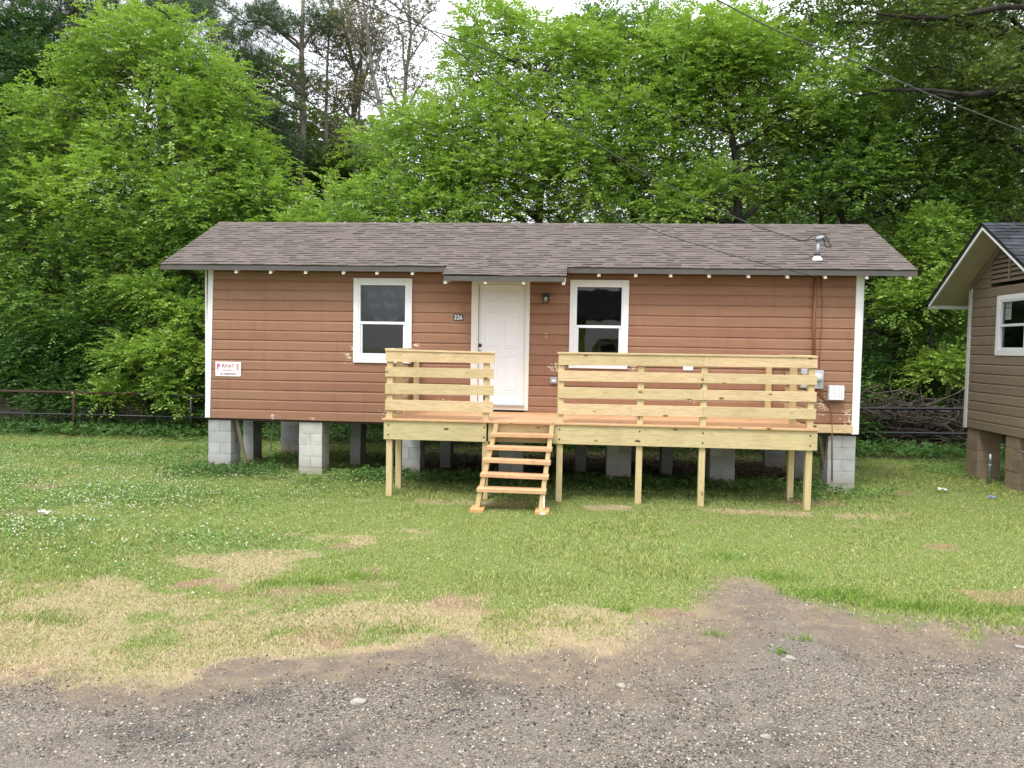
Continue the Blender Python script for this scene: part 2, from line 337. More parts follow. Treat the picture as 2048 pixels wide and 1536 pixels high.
def grid(name,x0,x1,y0,y1,s,keep=None,dz=0,edge=0):
    nx=int((x1-x0)/s)+1; ny=int((y1-y0)/s)+1
    X,Y=np.meshgrid(np.linspace(x0,x1,nx),np.linspace(y0,y1,ny)); X=X.ravel();Y=Y.ravel()
    Z=gz(X,Y)+dz+.012*(fbm(X*5,Y*5,2)-.5)
    i=np.arange(nx*ny).reshape(ny,nx); F=np.stack([i[:-1,:-1],i[:-1,1:],i[1:,1:],i[1:,:-1]],-1).reshape(-1,4)
    if keep is not None:
        k=keep(X,Y); F=F[k[F].any(1)]
        used=np.unique(F); mp=-np.ones(len(X),int); mp[used]=np.arange(len(used)); F=mp[F]; X,Y,Z=X[used],Y[used],Z[used]
    o=npobj(name,np.stack([X,Y,Z],1),F,[GM],smooth=True)
    add_attrs(o.data,X,Y,grav=grav(X,Y),bare=bare(X,Y),straw=straw(X,Y),dirt=dirt(X,Y),clov=clover(X,Y),mould=np.maximum(sst(4.0,5.0,Y),.75*sst(0.3,1.2,Y)*(X>1.5)*(X<11)))  # leaf mould under trees; beneath the cabin, crawl-space shade put into the soil colour
    return tag(o,kind='structure')
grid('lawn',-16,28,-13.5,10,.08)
grid('gravel_road',-14,26,-20,-4.6,.08,keep=lambda x,y:grav(x,y)>.12,dz=.004)
m=M_('forest_floor'); v=m.pos(); m.col(m.mix(m.noise(v,30,5,.7),(.035,.026,.018),(.11,.085,.05))); m.bump(m.noise(v,20,4),.6,.03); FLOOR=m.m
g=MB().add([(-300,10,-1.045),(300,10,-1.045),(300,420,-1.045),(-300,420,-1.045)],[(0,1,2,3)]).build('ground',FLOOR); tag(g,kind='structure')
m=M_('far_grass'); v=m.pos(); m.col(m.mix(m.noise(v,9,6,.7),(.07,.11,.025),(.2,.2,.07))); FG=m.m
g=MB().add([(-300,-300,-1.0),(300,-300,-1.0),(300,9.999,-1.1),(-300,9.999,-1.1)],[(0,1,2,3)]).build('ground',FG); tag(g,kind='structure')

def blades(n,x,y,h,wid,lean,rnd,flat=None):
    z=gz(x,y)-.004; a=RNG.random(n)*2*np.pi; b=RNG.random(n)*2*np.pi
    dx,dy=np.cos(a)*wid/2,np.sin(a)*wid/2
    tx,ty=np.cos(b)*lean*h,np.sin(b)*lean*h; tz=h*np.sqrt(np.clip(1-lean**2,.05,1))
    V=np.zeros((n,3,3)); V[:,0]=np.stack([x-dx,y-dy,z],1); V[:,1]=np.stack([x+dx,y+dy,z],1); V[:,2]=np.stack([x+tx,y+ty,z+tz],1)
    return V.reshape(-1,3),np.arange(n*3).reshape(n,3),rnd
def scatter(n,dens,d0=3.6,d1=22.5):      # points in view, denser near the camera
    u=RNG.random(n)*1.5-.75; d=d0*(d1/d0)**RNG.random(n)
    x=CP[0]+u*d*1.05-.083*d; y=CP[1]+d; k=RNG.random(n)<dens(x,y); return x[k],y[k]
def bladem(name,ca,cb,cc,cd,tr=.3):
    m=M_(name); m.nt.nodes.remove(m.p); rn=m.attr('rnd'); c=m.ramp(rn,[(0,ca),(.33,cb),(.66,cc),(1,cd)])
    bn=m.noise(m.pos(),.8,3); c=m.mix(m.ramp(bn,[(.35,0),(.7,.35)]),c,m.mix(rn,cb,cd))
    d=m.n('ShaderNodeBsdfDiffuse'); m.l(c,d.inputs['Color']); t=m.n('ShaderNodeBsdfTranslucent'); m.l(c,t.inputs['Color'])
    x=m.n('ShaderNodeMixShader',i={'Fac':tr}); m.l(d.outputs[0],x.inputs[1]); m.l(t.outputs[0],x.inputs[2]); m.l(x.outputs[0],m.out.inputs['Surface']); return m.m
def under(x,y): return (x>2.5)*(x<10.9)*(y>-.1)*(y<4.4)
# green grass
x,y=scatter(680000,lambda x,y:np.clip(1.05-bare(x,y)*(.85+.5*sst(.4,.55,fbm(x*2.2,y*2.2,3)))-straw(x,y)*.60-dirt(x,y)*.8,0.0,1)*(y<6.5)*(1-.93*under(x,y)))
n=len(x); h=(.014+.022*RNG.random(n))*(1+.9*(fbm(x*.8,y*.8,2)>.62)); V,F,r=blades(n,x,y,h,.006+.005*RNG.random(n)+.0006*(y+13),.3+.6*RNG.random(n),RNG.random(n))
npobj('grass',V,F,[bladem('grass_blades',(.15,.205,.05),(.27,.335,.09),(.385,.435,.14),(.53,.54,.26))],rnd=r); tag(bpy.data.objects['grass'],kind='stuff')
# straw
x,y=scatter(400000,lambda x,y:np.clip((straw(x,y)+.12)*(1-bare(x,y))**1.1+.16*(1-grav(x,y))*sst(.42,.6,fbm(x*2+6,y*2+4,3))+.004,0,1)*(y>-9.6)*(y<0))
n=len(x); V,F,r=blades(n,x,y,.018+.034*RNG.random(n),.004+.004*RNG.random(n),.6+.39*RNG.random(n),RNG.random(n))
o=npobj('dry_grass',V,F,[bladem('straw_blades',(.32,.25,.13),(.48,.38,.22),(.60,.50,.31),(.70,.61,.42),.15)],rnd=r); tag(o,kind='stuff')
# tufts at the lawn edge
tx,ty=[],[]
for (cx,cy,rr,kk) in [(8.9,-5.7,.45,700),(9.4,-5.95,.35,450),(8.5,-5.2,.3,300),(8.15,-4.5,.3,200),(4.45,-5.75,.25,260),(4.0,-5.95,.2,160),(3.6,-6.05,.2,120),(9.9,-6.0,.3,300),(10.3,-5.9,.3,260),(6.9,-6.4,.18,120),(7.6,-6.9,.1,60),(8.05,-7.2,.07,40),(8.3,-6.9,.07,40),(11.3,-6.1,.3,260),(2.2,-7.2,.3,240),(5,-7.1,.3,160)]:
    tx.append(cx+RNG.normal(0,rr*.6,kk)); ty.append(cy+RNG.normal(0,rr*.3,kk))
x=np.concatenate(tx);y=np.concatenate(ty); n=len(x); V,F,r=blades(n,x,y,.04+.06*RNG.random(n),.007+.003*RNG.random(n),.3+.55*RNG.random(n),RNG.random(n))
o=npobj('grass',V,F,[bladem('tall_grass_blades',(.07,.16,.02),(.13,.26,.035),(.2,.33,.05),(.27,.36,.08))],rnd=r); tag(o,kind='stuff')
# clover and low weeds: small round leaflets
x,y=scatter(330000,lambda x,y:np.clip(clover(x,y)*1.1-.06,0,1)*(y<6.5)*(1-.75*under(x,y)))
n=len(x); s=(.009+.012*RNG.random(n))*(.75+.04*(y+9)); hh=.02+.07*RNG.random(n)*np.clip(clover(x,y),.4,1)*(1+1.1*np.exp(-((y+.3)/.6)**2)*(x>0)*(x<11)); z=gz(x,y)+hh
a=RNG.random(n)*6.28; tl=RNG.normal(0,.35,(n,2)); V=np.zeros((n,4,3))
for k in range(4):
    cx=np.cos(a+k*1.571)*s; cy=np.sin(a+k*1.571)*s; V[:,k]=np.stack([x+cx,y+cy,z+cx*tl[:,0]+cy*tl[:,1]],1)
o=npobj('clover',V.reshape(-1,3),np.arange(4*n).reshape(n,4),[bladem('clover_leaflets',(.09,.17,.045),(.14,.25,.065),(.20,.32,.09),(.27,.37,.12))],rnd=RNG.random(n)); tag(o,kind='stuff')
# clover blossoms
x,y=scatter(26000,lambda x,y:np.clip((clover(x,y)*sst(5.5,0,x)*sst(.2,-.4,y)+sst(1.6,-.4,x)*sst(-7,-2.0,y)*sst(.48,.6,fbm(x*1.1,y*1.6,3)))*.9+.006,0,1)*(y<3.8)*(y>-7)*(1-under(x,y)))
n=len(x); oc=np.array([(1,0,0),(-1,0,0),(0,1,0),(0,-1,0),(0,0,1),(0,0,-1)],float); of=np.array([(0,2,4),(2,1,4),(1,3,4),(3,0,4),(2,0,5),(1,2,5),(3,1,5),(0,3,5)])
V=np.stack([x,y,gz(x,y)+.05+.05*RNG.random(n)],1)[:,None]+oc[None]*(.007+.007*RNG.random(n))[:,None,None]
o=npobj('clover_flowers',V.reshape(-1,3),(of[None]+6*np.arange(n)[:,None,None]).reshape(-1,3),[plain('clover_blossom',(.62,.62,.50),.8,0,.1)]); tag(o,kind='stuff')
# pebbles
def pebbles(n,dens,smin,smax,d0=3.6,d1=22.5):
    x,y=scatter(n,dens,d0,d1); n=len(x); s=smin+(smax-smin)*RNG.random(n)**3
    ic=np.array([(0,0,1),(.894,0,.447),(.276,.851,.447),(-.724,.526,.447),(-.724,-.526,.447),(.276,-.851,.447),(.724,.526,-.447),(-.276,.851,-.447),(-.894,0,-.447),(-.276,-.851,-.447),(.724,-.526,-.447)])
    f=[(0,1,2),(0,2,3),(0,3,4),(0,4,5),(0,5,1),(1,6,2),(2,7,3),(3,8,4),(4,9,5),(5,10,1),(6,7,2),(7,8,3),(8,9,4),(9,10,5),(10,6,1)]
    V=ic[None]*(1+RNG.normal(0,.16,(n,11,1)))*np.stack([s,s*(.6+.4*RNG.random(n)),s*(.35+.3*RNG.random(n))],1)[:,None]
    a=RNG.random(n)*6.28; c,sn=np.cos(a)[:,None],np.sin(a)[:,None]; V=np.stack([V[...,0]*c-V[...,1]*sn,V[...,0]*sn+V[...,1]*c,V[...,2]],-1)
    V+=np.stack([x,y,gz(x,y)+.006],1)[:,None]
    return V.reshape(-1,3),(np.array(f)[None]+11*np.arange(n)[:,None,None]).reshape(-1,3),np.repeat(RNG.random(n),15)
m=M_('gravel_stones'); m.col(m.ramp(m.attr('rnd'),[(0,(0.034,0.033,0.033)),(.25,(0.098,0.088,0.081)),(.5,(0.195,0.166,0.137)),(.85,(0.312,0.267,0.215)),(.97,(0.520,0.468,0.403)),(1,(0.390,0.234,0.104))])); m.p.inputs['Roughness'].default_value=.85; PEB=m.m
V,F,r=pebbles(150000,lambda x,y:np.clip(sst(.35,1.0,grav(x,y))*(.35+.65*sst(.38,.58,fbm(x*1.1+7,y*1.1+3,4)))+.02*grav(x,y)+.10*bare(x,y),0,1)*(y<-4),.003,.0115,3.9,9.0)
o=npobj('gravel',V,F,[PEB],rnd=r); tag(o,kind='stuff')
def stone(px,py,s,label,flat=.5):
    p=atZ(px,py,-.945); rng=np.random.default_rng(int(px)); me=bpy.data.meshes.new('stone')
    import bmesh; bm=bmesh.new(); bmesh.ops.create_icosphere(bm,subdivisions=3,radius=1)
    ph=rng.random(6)*6
    for v in bm.verts:
        c=v.co; k=1+.16*math.sin(3*c.x+ph[0])+.14*math.sin(4*c.y+ph[1])+.1*math.sin(5*c.z+2*c.x+ph[2]); v.co=Vector((c.x*s*k,c.y*s*k*.7,c.z*s*k*flat))
    bm.to_mesh(me); bm.free(); me.materials.append(MAT['stone']); o=bpy.data.objects.new('stone',me); COL.objects.link(o); o.location=(p[0],p[1],gz(p[0],p[1])+s*flat*.4); tag(o,label,'stone','loose stones on the gravel')
stone(716,1408,.045,'white flat stone lying on dark gravel left of centre'); stone(1577,1322,.05,'largest pale flat stone near the grass edge at right')
stone(1530,1474,.03,'round white stone in the middle of the gravel at right of centre'); stone(1242,1375,.035,'pale beige stone in the centre of the gravel'); stone(2040,1297,.04,'pale stone at the right edge of the picture by the grass')

# ================================================================ BROWN CABIN
W,T,DEP=11.068,2.593,3.65
house=thing('wooden_cabin','long brown-red clapboard cabin raised on concrete block piers, white corner boards','house',(W/2,DEP/2,0))
CH=T/15
def sided(mb,p0,ux,length,z0,z1,holes,nrm,ch,seedj=0,m=0):
    """lap boards along ux from p0; nrm outward. holes: (s0,s1,za,zb)"""
    p0=np.array(p0,float);ux=np.array(ux,float);nrm=np.array(nrm,float); k=0; z=z0
    while z<z1-1e-6:
        zt=min(z+ch,z1); segs=[(0,length)]
        for (a,b,za,zb) in holes:
            if zt>za+.01 and z<zb-.01:
                new=[]
                for (s,e) in segs:
                    if b<=s or a>=e: new.append((s,e)); continue
                    if a>s: new.append((s,a))
                    if b<e: new.append((b,e))
                segs=new
        # butt joints
        fin=[]
        for (s,e) in segs:
            c=s
            while e-c>4.9:
                L_=random.uniform(2.4,4.6); fin.append((c,c+L_-.0015)); c+=L_
            fin.append((c,e))
        for (s,e) in fin:
            r=random.random(); j=random.uniform(-.0015,.0015)
            prof=[(-.012,z+.0),(.016+j,z+.004),(.0155+j,z+ch*.78),(.006,z+ch*.87),(.001,z+ch*.93),(0,z+ch),(-.012,z+ch)]
            prof=[(o,min(q,z1)) for o,q in prof]
            nseg=max(1,int((e-s)/.6)); vs=[]
            for i in range(nseg+1):
                t=s+(e-s)*i/nseg; wz=.0025*math.sin(t*1.7+z*5)+.0015*math.sin(t*5.1+z*11)
                for (o,q) in prof: vs.append(p0+ux*t+nrm*o+np.array((0,0,q+wz)))
            n=len(prof); fs=[tuple(range(n)),tuple(range((nseg+1)*n-1,nseg*n-1,-1))]
            for i in range(nseg):
                for q in range(n): fs.append((i*n+q,(i+1)*n+q,(i+1)*n+(q+1)%n,i*n+(q+1)%n))
            mb.add(vs,fs,m,r)
        z+=ch; k+=1
win1=(2.72,3.545,1.11,2.40); win2=(6.41,7.22,1.08,2.40); dr=(4.77,5.585,.30,2.39)
mb=MB(); sided(mb,(.02,0,0),(1,0,0),W-.04,0,T+.02,[tuple(q-.02 if i<2 else q for i,q in enumerate(h_)) for h_ in (win1,win2,dr)],(0,-1,0),CH)
mb.build('wall',MAT['siding'],house)
mb=MB(); sided(mb,(0,.02,0),(0,1,0),DEP-.04,0,T,[],(-1,0,0),CH); 
mb.build('wall',MAT['siding'],house)
mb=MB(); sided(mb,(W,.02,0),(0,1,0),DEP-.04,0,T,[],(1,0,0),CH); mb.build('wall',MAT['siding'],house)
mb=MB(); sided(mb,(.02,DEP,0),(1,0,0),W-.04,0,T,[],(0,1,0),CH); mb.build('wall',MAT['siding'],house)
RZ,RY,EY,EZ=3.69,1.824,-.36,2.66
OLx,ORx=-.636,W+.70
for X in (-.0,W):   # gable triangles
    s=1 if X>0 else -1
    MB().prism([(0,0)],0,0) if False else None
    g=MB(); g.add([(X+.0*s,.02,T),(X,DEP-.02,T),(X,RY,RZ-.06),(X-s*.03,.02,T),(X-s*.03,DEP-.02,T),(X-s*.03,RY,RZ-.06)],[(0,1,2),(5,4,3),(0,3,4,1),(1,4,5,2),(2,5,3,0)]); g.build('gable',MAT['siding'],house)
# interior
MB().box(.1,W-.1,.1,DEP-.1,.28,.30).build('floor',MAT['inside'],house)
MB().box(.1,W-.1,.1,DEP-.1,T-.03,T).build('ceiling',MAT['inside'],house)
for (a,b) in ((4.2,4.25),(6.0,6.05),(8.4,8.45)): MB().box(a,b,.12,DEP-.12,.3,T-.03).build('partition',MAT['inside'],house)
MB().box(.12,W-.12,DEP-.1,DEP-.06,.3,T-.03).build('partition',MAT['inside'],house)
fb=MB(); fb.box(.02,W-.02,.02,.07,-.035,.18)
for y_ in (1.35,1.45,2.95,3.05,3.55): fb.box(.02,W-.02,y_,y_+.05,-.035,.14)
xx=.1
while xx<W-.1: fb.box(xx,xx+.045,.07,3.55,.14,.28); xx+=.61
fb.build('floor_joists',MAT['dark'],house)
# corner boards
def quadboard(pts,y0,y1,name,mat,parent,bev=.003):
    c=[(p[0],y0,p[2]) for p in pts]+[(p[0],y1,p[2]) for p in pts]
    return MB().add(c,[(0,1,2,3),(7,6,5,4),(0,4,5,1),(1,5,6,2),(2,6,7,3),(3,7,4,0)]).build(name,mat,parent,bev)
def pq(ps,Y=-.02): return [at(x,y,Y) for x,y in ps]
quadboard(pq([(410,835),(420,835),(427,534),(417,534)]),-.026,-.001,'corner_board',MAT['white'],house)
quadboard(pq([(1702.5,869),(1714.6,869),(1726,548),(1713.4,548)]),-.026,-.001,'corner_board',MAT['white'],house)
c=at(410,835,-.02); MB().box(-.03,-.001,-.001,.09,c[2],T).build('corner_board',MAT['white'],house)
MB().box(W+.001,W+.03,-.001,.09,c[2]-.01,T).build('corner_board',MAT['white'],house)
# roof
ROOFC=[(0,(.112,.091,.08)),(.25,(.130,.106,.093)),(.6,(.144,.117,.102)),(.85,(.155,.127,.111)),(1,(.172,.142,.125))]
def shingle_mat(name,els):
    m=M_(name); c=m.ramp(m.attr('rnd'),els); gr=m.noise(m.pos(),160,3,.8); c=m.mix(m.ramp(gr,[(.3,.45),(.65,0)]),c,tuple(x*.4 for x in els[1][1]))
    c=m.mix(m.ramp(m.noise(m.pos(),.8,4),[(.4,0),(.75,.3)]),c,tuple(x*.9 for x in els[-1][1])); m.col(c); m.p.inputs['Roughness'].default_value=.95; m.bump(gr,.5,.004); return m.m
MAT['shingle']=shingle_mat('weathered_brown_shingle',ROOFC)
MAT['shingle2']=shingle_mat('charcoal_shingle',[(0,(.014,.015,.018)),(.3,(.022,.024,.028)),(.7,(.035,.037,.045)),(1,(.055,.06,.07))])
def shingles(mb,x0,x1,ya,za,yb,zb,expo=.118,wob=.0):
    """eave (ya,za) up to ridge (yb,zb)"""
    Ls=math.hypot(yb-ya,zb-za); dy,dz=(yb-ya)/Ls,(zb-za)/Ls; ny,nz=-dz,dy
    if nz<0: ny,nz=-ny,-nz
    n=int(math.ceil(Ls/expo)); ex=Ls/n
    w_=lambda x,s:wob*(math.sin(x*1.9+s*.6)+.6*math.sin(x*4.3+s*1.7))
    for i in range(n):
        s0=i*ex; x=x0-random.random()*.15
        s1=min(s0+ex+.03,Ls)
        while x<x1:
            wd=random.choice((.10,.13,.16,.2,.24)); a=max(x,x0); b=min(x+wd,x1); x+=wd
            if b-a<.005: continue
            t=random.choice((.008,.013,.018)); js=random.uniform(-.004,.003)
            def P(xx,s,h): h=h+w_(xx,s); return (xx,ya+dy*s+ny*h,za+dz*s+nz*h)
            lo=s0+js
            mb.add([P(a,lo,.001),P(b,lo,.001),P(b,s1,.0),P(a,s1,.0),P(a,lo,t),P(b,lo,t),P(b,s1,.002),P(a,s1,.002)],[(4,5,6,7),(0,1,5,4),(0,4,7,3),(1,2,6,5)],0)
rf=MB(); 
def slab(mb,x0,x1,ya,za,yb,zb,th,m=0):
    mb.hexa([(x0,ya,za-th),(x1,ya,za-th),(x1,yb,zb-th),(x0,yb,zb-th),(x0,ya,za),(x1,ya,za),(x1,yb,zb),(x0,yb,zb)],m)
BY=2*RY-EY
slab(rf,OLx+.01,ORx-.01,EY+.01,EZ-.012,RY,RZ-.006,.022,1); 
rf.hexa([(OLx+.01,RY,RZ-.03),(ORx-.01,RY,RZ-.03),(ORx-.01,BY,EZ-.03),(OLx+.01,BY,EZ-.03),(OLx+.01,RY,RZ-.008),(ORx-.01,RY,RZ-.008),(ORx-.01,BY,EZ-.008),(OLx+.01,BY,EZ-.008)],1)
shingles(rf,OLx,ORx,EY-.015,EZ-.015,RY,RZ,wob=.003); shingles(rf,OLx,ORx,BY+.015,EZ-.015,RY,RZ)
x=OLx
while x<ORx-.01:   # ridge caps
    b=min(x+.2,ORx); rr=random.random()
    rf.add([(x,RY-.13,RZ-.05),(b,RY-.13,RZ-.055),(b,RY,RZ+.012),(x,RY,RZ+.018),(x,RY+.13,RZ-.05),(b,RY+.13,RZ-.055)],[(0,1,2,3),(3,2,5,4)],0,rr); x+=.2
roof=rf.build('roof',[MAT['shingle'],MAT['dark']],house)
fs=MB(); fs.box(OLx,ORx,EY-.004,EY+.016,EZ-.105,EZ-.022); fs.build('fascia',MAT['grayfascia'],house)
for X in (OLx,ORx):
    s=1 if X<0 else -1
    f=MB(); f.hexa([(X+s*.005,EY+.02,EZ-.10),(X+s*.03,EY+.02,EZ-.10),(X+s*.03,RY,RZ-.115),(X+s*.005,RY,RZ-.115),(X+s*.005,EY+.02,EZ-.02),(X+s*.03,EY+.02,EZ-.02),(X+s*.03,RY,RZ-.03),(X+s*.005,RY,RZ-.03)]); 
    f.hexa([(X+s*.005,RY,RZ-.115),(X+s*.03,RY,RZ-.115),(X+s*.03,BY,EZ-.10),(X+s*.005,BY,EZ-.10),(X+s*.005,RY,RZ-.03),(X+s*.03,RY,RZ-.03),(X+s*.03,BY,EZ-.02),(X+s*.005,BY,EZ-.02)])
    f.build('rake_board',MAT['grayfascia'],house)
sl=(RZ-EZ)/(RY-EY)
for px in (471,540,610,686,753,824,1198,1272,1342,1419,1498,1576,1652,1735,1822):
    x=at(px,545,EY)[0]; t=MB(); y0,y1=EY+.018,.25
    t.hexa([(x-.024,y0,EZ-.155),(x+.024,y0,EZ-.155),(x+.024,y1,EZ-.155+sl*(y1-y0)),(x-.024,y1,EZ-.155+sl*(y1-y0)),(x-.024,y0,EZ-.037),(x+.024,y0,EZ-.037),(x+.024,y1,EZ-.037+sl*(y1-y0)),(x-.024,y1,EZ-.037+sl*(y1-y0))])
    t.build('rafter_tail',MAT['cream'],house)
# canopy over the door
CX0,CX1,CY,CZ=4.31,6.275,-.87,2.47
cp=MB(); slab(cp,CX0+.01,CX1-.01,CY+.01,CZ-.012,EY+.06,EZ+.012,.02,1); shingles(cp,CX0,CX1,CY-.012,CZ-.008,EY+.1,EZ+.045,.125,wob=.007)
can=cp.build('door_canopy',[MAT['shingle'],MAT['dark']],house)
MB().box(CX0+.02,CX1-.03,CY-.004,CY+.016,CZ-.10,CZ-.024).build('canopy_fascia',MAT['grayfascia'],can)
for px in (890,970,1047,1127):
    x=at(px,567,CY)[0]; MB().hexa([(x-.024,CY+.018,CZ-.145),(x+.024,CY+.018,CZ-.145),(x+.024,-.02,CZ+.02),(x-.024,-.02,CZ+.02),(x-.024,CY+.018,CZ-.04),(x+.024,CY+.018,CZ-.04),(x+.024,-.02,CZ+.12),(x-.024,-.02,CZ+.12)]).build('rafter_tail',MAT['cream'],can)
# glass
def glassm(name,tint,refl):
    m=M_(name); m.nt.nodes.remove(m.p); lw=m.n('ShaderNodeFresnel',i={'IOR':1.5}); tr=m.n('ShaderNodeBsdfTransparent'); tr.inputs[0].default_value=(*tint,1)
    gl=m.n('ShaderNodeBsdfGlossy',i={'Roughness':.02}); 
    b=m.n('ShaderNodeBump',i={'Strength':.05,'Distance':.02}); m.l(m.noise(m.pos(),2.2,2),b.inputs['Height']); m.l(b.outputs[0],gl.inputs['Normal'])
    x=m.n('ShaderNodeMixShader'); f=m.math('ADD',m.math('MULTIPLY',lw.outputs[0],1.3),refl); m.l(f,x.inputs[0]); m.l(tr.outputs[0],x.inputs[1]); m.l(gl.outputs[0],x.inputs[2]); m.l(x.outputs[0],m.out.inputs['Surface']); return m.m
MAT['glass']=glassm('window_glass',(.75,.8,.8),.04); MAT['screen']=plain('insect_screen',(.03,.03,.033),.7)
# windows
def window(parent,quad,Y,sash,screen,name='window',trimw=.09):
    """quad: TL TR BR BL of the outside trim in pixels"""
    TL,TR,BR,BL=[at(a,b,Y) for a,b in quad]; x0=(TL[0]+BL[0])/2;x1=(TR[0]+BR[0])/2;z0=(BL[2]+BR[2])/2;z1=(TL[2]+TR[2])/2
    f=MB(); t=trimw
    f.box(x0,x0+t,Y-.03,Y-.002,z0,z1); f.box(x1-t,x1,Y-.03,Y-.002,z0,z1); f.box(x0+t,x1-t,Y-.0305,Y-.002,z1-t,z1); f.box(x0+t,x1-t,Y-.0305,Y-.002,z0,z0+t)
    fr=f.build(name,MAT['white'],parent,.003)
    a0,a1,b0,b1=x0+t,x1-t,z0+t,z1-t; zm=b0+(b1-b0)*sash; k=.028
    s=MB(); s.box(a0,a0+k,Y-.022,Y+.06,b0,b1); s.box(a1-k,a1,Y-.022,Y+.06,b0,b1); s.box(a0+k,a1-k,Y-.022,Y+.06,b1-k,b1); s.box(a0+k,a1-k,Y-.022,Y+.06,b0,b0+k); s.box(a0+k,a1-k,Y-.018,Y+.03,zm-.022,zm+.022)
    s.build('window_frame',MAT['vinyl'],fr,.002)
    l=MB(); kk=.035; l.box(a0+k,a0+k+kk,Y+.0,Y+.03,b0+k,zm-.022); l.box(a1-k-kk,a1-k,Y+.0,Y+.03,b0+k,zm-.022); l.box(a0+k+kk,a1-k-kk,Y+.0,Y+.03,b0+k,b0+k+kk+.01)
    l.build('sash',MAT['vinyl'],fr,.002)
    MB().add([(a0+k,Y+.035,zm+.02),(a1-k,Y+.035,zm+.02),(a1-k,Y+.035,b1-k),(a0+k,Y+.035,b1-k)],[(0,1,2,3)]).build('pane',MAT['glass'],fr)
    MB().add([(a0+k+kk,Y+.015,b0+k),(a1-k-kk,Y+.015,b0+k),(a1-k-kk,Y+.015,zm-.02),(a0+k+kk,Y+.015,zm-.02)],[(0,1,2,3)]).build('pane',MAT['glass'],fr)
    return fr,(a0,a1,b0,b1,zm)
w1,g1=window(house,[(709,555),(825,558),(823,727),(706,725)],-.016,.47,True)
w2,g2=window(house,[(1141,560),(1259,560),(1254,737),(1137,737)],-.016,.47,False)
# crumpled plastic hanging inside left window
a0,a1,b0,b1,zm=g1; V=[];F=[];nx,nz_=36,24
for j in range(nz_+1):
    for i in range(nx+1):
        u,v_=i/nx,j/nz_; top=b1-.02; bot=zm+.08-.16*(1-abs(2*u-1))**1.2+.25*abs(u-.5)
        z_=bot+(top-bot)*v_; V.append((a0+.02+(a1-a0-.04)*u,.16+.05*math.sin(9*v_+5*abs(u-.5))*(1-v_*.5)+.02*math.sin(17*u+4*v_),z_))
for j in range(nz_):
    for i in range(nx): F.append((j*(nx+1)+i,j*(nx+1)+i+1,(j+1)*(nx+1)+i+1,(j+1)*(nx+1)+i))
o=MB().add(V,F).build('plastic_sheet',plain('smoky_plastic',(.075,.095,.105),.3,0,.5,5,.5),None,smooth=True); tag(o,'crumpled smoky plastic sheet hanging inside the left cabin window','sheet')
MB().box(g1[0]+.01,g1[1]-.01,.05,.055,g1[2],g1[4]).build('insect_screen',MAT['screen'],w1)
# door
DZ0,DZ1=.352,2.385; dx0,dx1=4.785,5.583
f=MB(); f.box(4.665,dx0,-.034,-.002,.30,2.47); f.box(dx1,5.655,-.034,-.002,.265,2.47); f.box(dx0,dx1,-.0345,-.002,DZ1,2.47); f.box(dx0,dx1,-.034,.02,.265,DZ0-.006)
door_frame=f.build('door_frame',MAT['cream'],house,.003)
MB().box(dx0-.01,dx1+.01,-.07,.02,DZ0-.012,DZ0).build('threshold',MAT['greybox'],house)
d=MB(); d.box(dx0+.004,dx1-.004,.012,.05,DZ0+.004,DZ1-.004); door=d.build('door',MAT['door'],house)
dw=dx1-dx0; H=DZ1-DZ0
for (u0,u1) in ((.14,.44),(.56,.86)):
    for (v0,v1) in ((.10,.40),(.47,.79),(.86,.945)):
        xa,xb,za,zb=dx0+dw*u0,dx0+dw*u1,DZ0+H*v0,DZ0+H*v1
        p=MB()   # moulding ring then raised field
        for i,(ins,dep) in enumerate(((0,0.0105),(.012,.004),(.024,.0105),(.05,.003))):
            pass
        def ring(i0,y0,i1,y1): p.add([(xa+i0,y0,za+i0),(xb-i0,y0,za+i0),(xb-i0,y0,zb-i0),(xa+i0,y0,zb-i0),(xa+i1,y1,za+i1),(xb-i1,y1,za+i1),(xb-i1,y1,zb-i1),(xa+i1,y1,zb-i1)],[(0,1,5,4),(1,2,6,5),(2,3,7,6),(3,0,4,7)])
        ring(0,.0118,.008,.005); ring(.008,.005,.018,.0112); ring(.018,.0112,.028,.0112); ring(.028,.0112,.045,.004)
        i1=.045; p.add([(xa+i1,.004,za+i1),(xb-i1,.004,za+i1),(xb-i1,.004,zb-i1),(xa+i1,.004,zb-i1)],[(0,1,2,3)])
        p.build('door_panel',MAT['door'],door)
kx=at(960,684,-.0)
MB().lathe((kx[0],.012,1.355),[(.031,0),(.031,.012),(.02,.016),(.018,.02)],16,'y').build('deadbolt',MAT['black'],door,smooth=False)
MB().lathe((kx[0],.012,1.235),[(.03,0),(.03,.01),(.012,.014),(.012,.035),(.026,.045),(.029,.058),(.02,.07),(.004,.072)],18,'y').build('door_knob',MAT['black'],door,smooth=True)
# ledger on the siding right
lz0=at(1640,865,-.03)[2]; lz1=at(1640,849,-.03)[2]
# ================================================================ PIERS
def blockm(name,ca,cb):
    m=M_(name); v=m.pos(); n=m.noise(v,5,5,.6); f=m.noise(v,90,3,.7); c=m.mix(m.attr('rnd'),ca,cb); c=m.mix(m.ramp(n,[(.45,0),(.8,.55)]),c,tuple(x*.6 for x in ca))
    sp=m.n('ShaderNodeSeparateXYZ'); g=m.n('ShaderNodeNewGeometry'); m.l(g.outputs['Position'],sp.inputs[0])
    lo=m.ramp(m.math('ADD',sp.outputs[2],m.math('MULTIPLY',n,.35)),[(0,0),(1,1)])
    k=m.ramp(m.math('ADD',m.math('ADD',sp.outputs[2],.95),m.math('MULTIPLY',m.math('SUBTRACT',n,.5),.4)),[(.05,1),(.28,0)])
    c=m.mix(m.math('MULTIPLY',k,.6),c,(.26,.20,.12)); m.col(c); m.bump(f,.6,.006); m.p.inputs['Roughness'].default_value=.95; return m.m
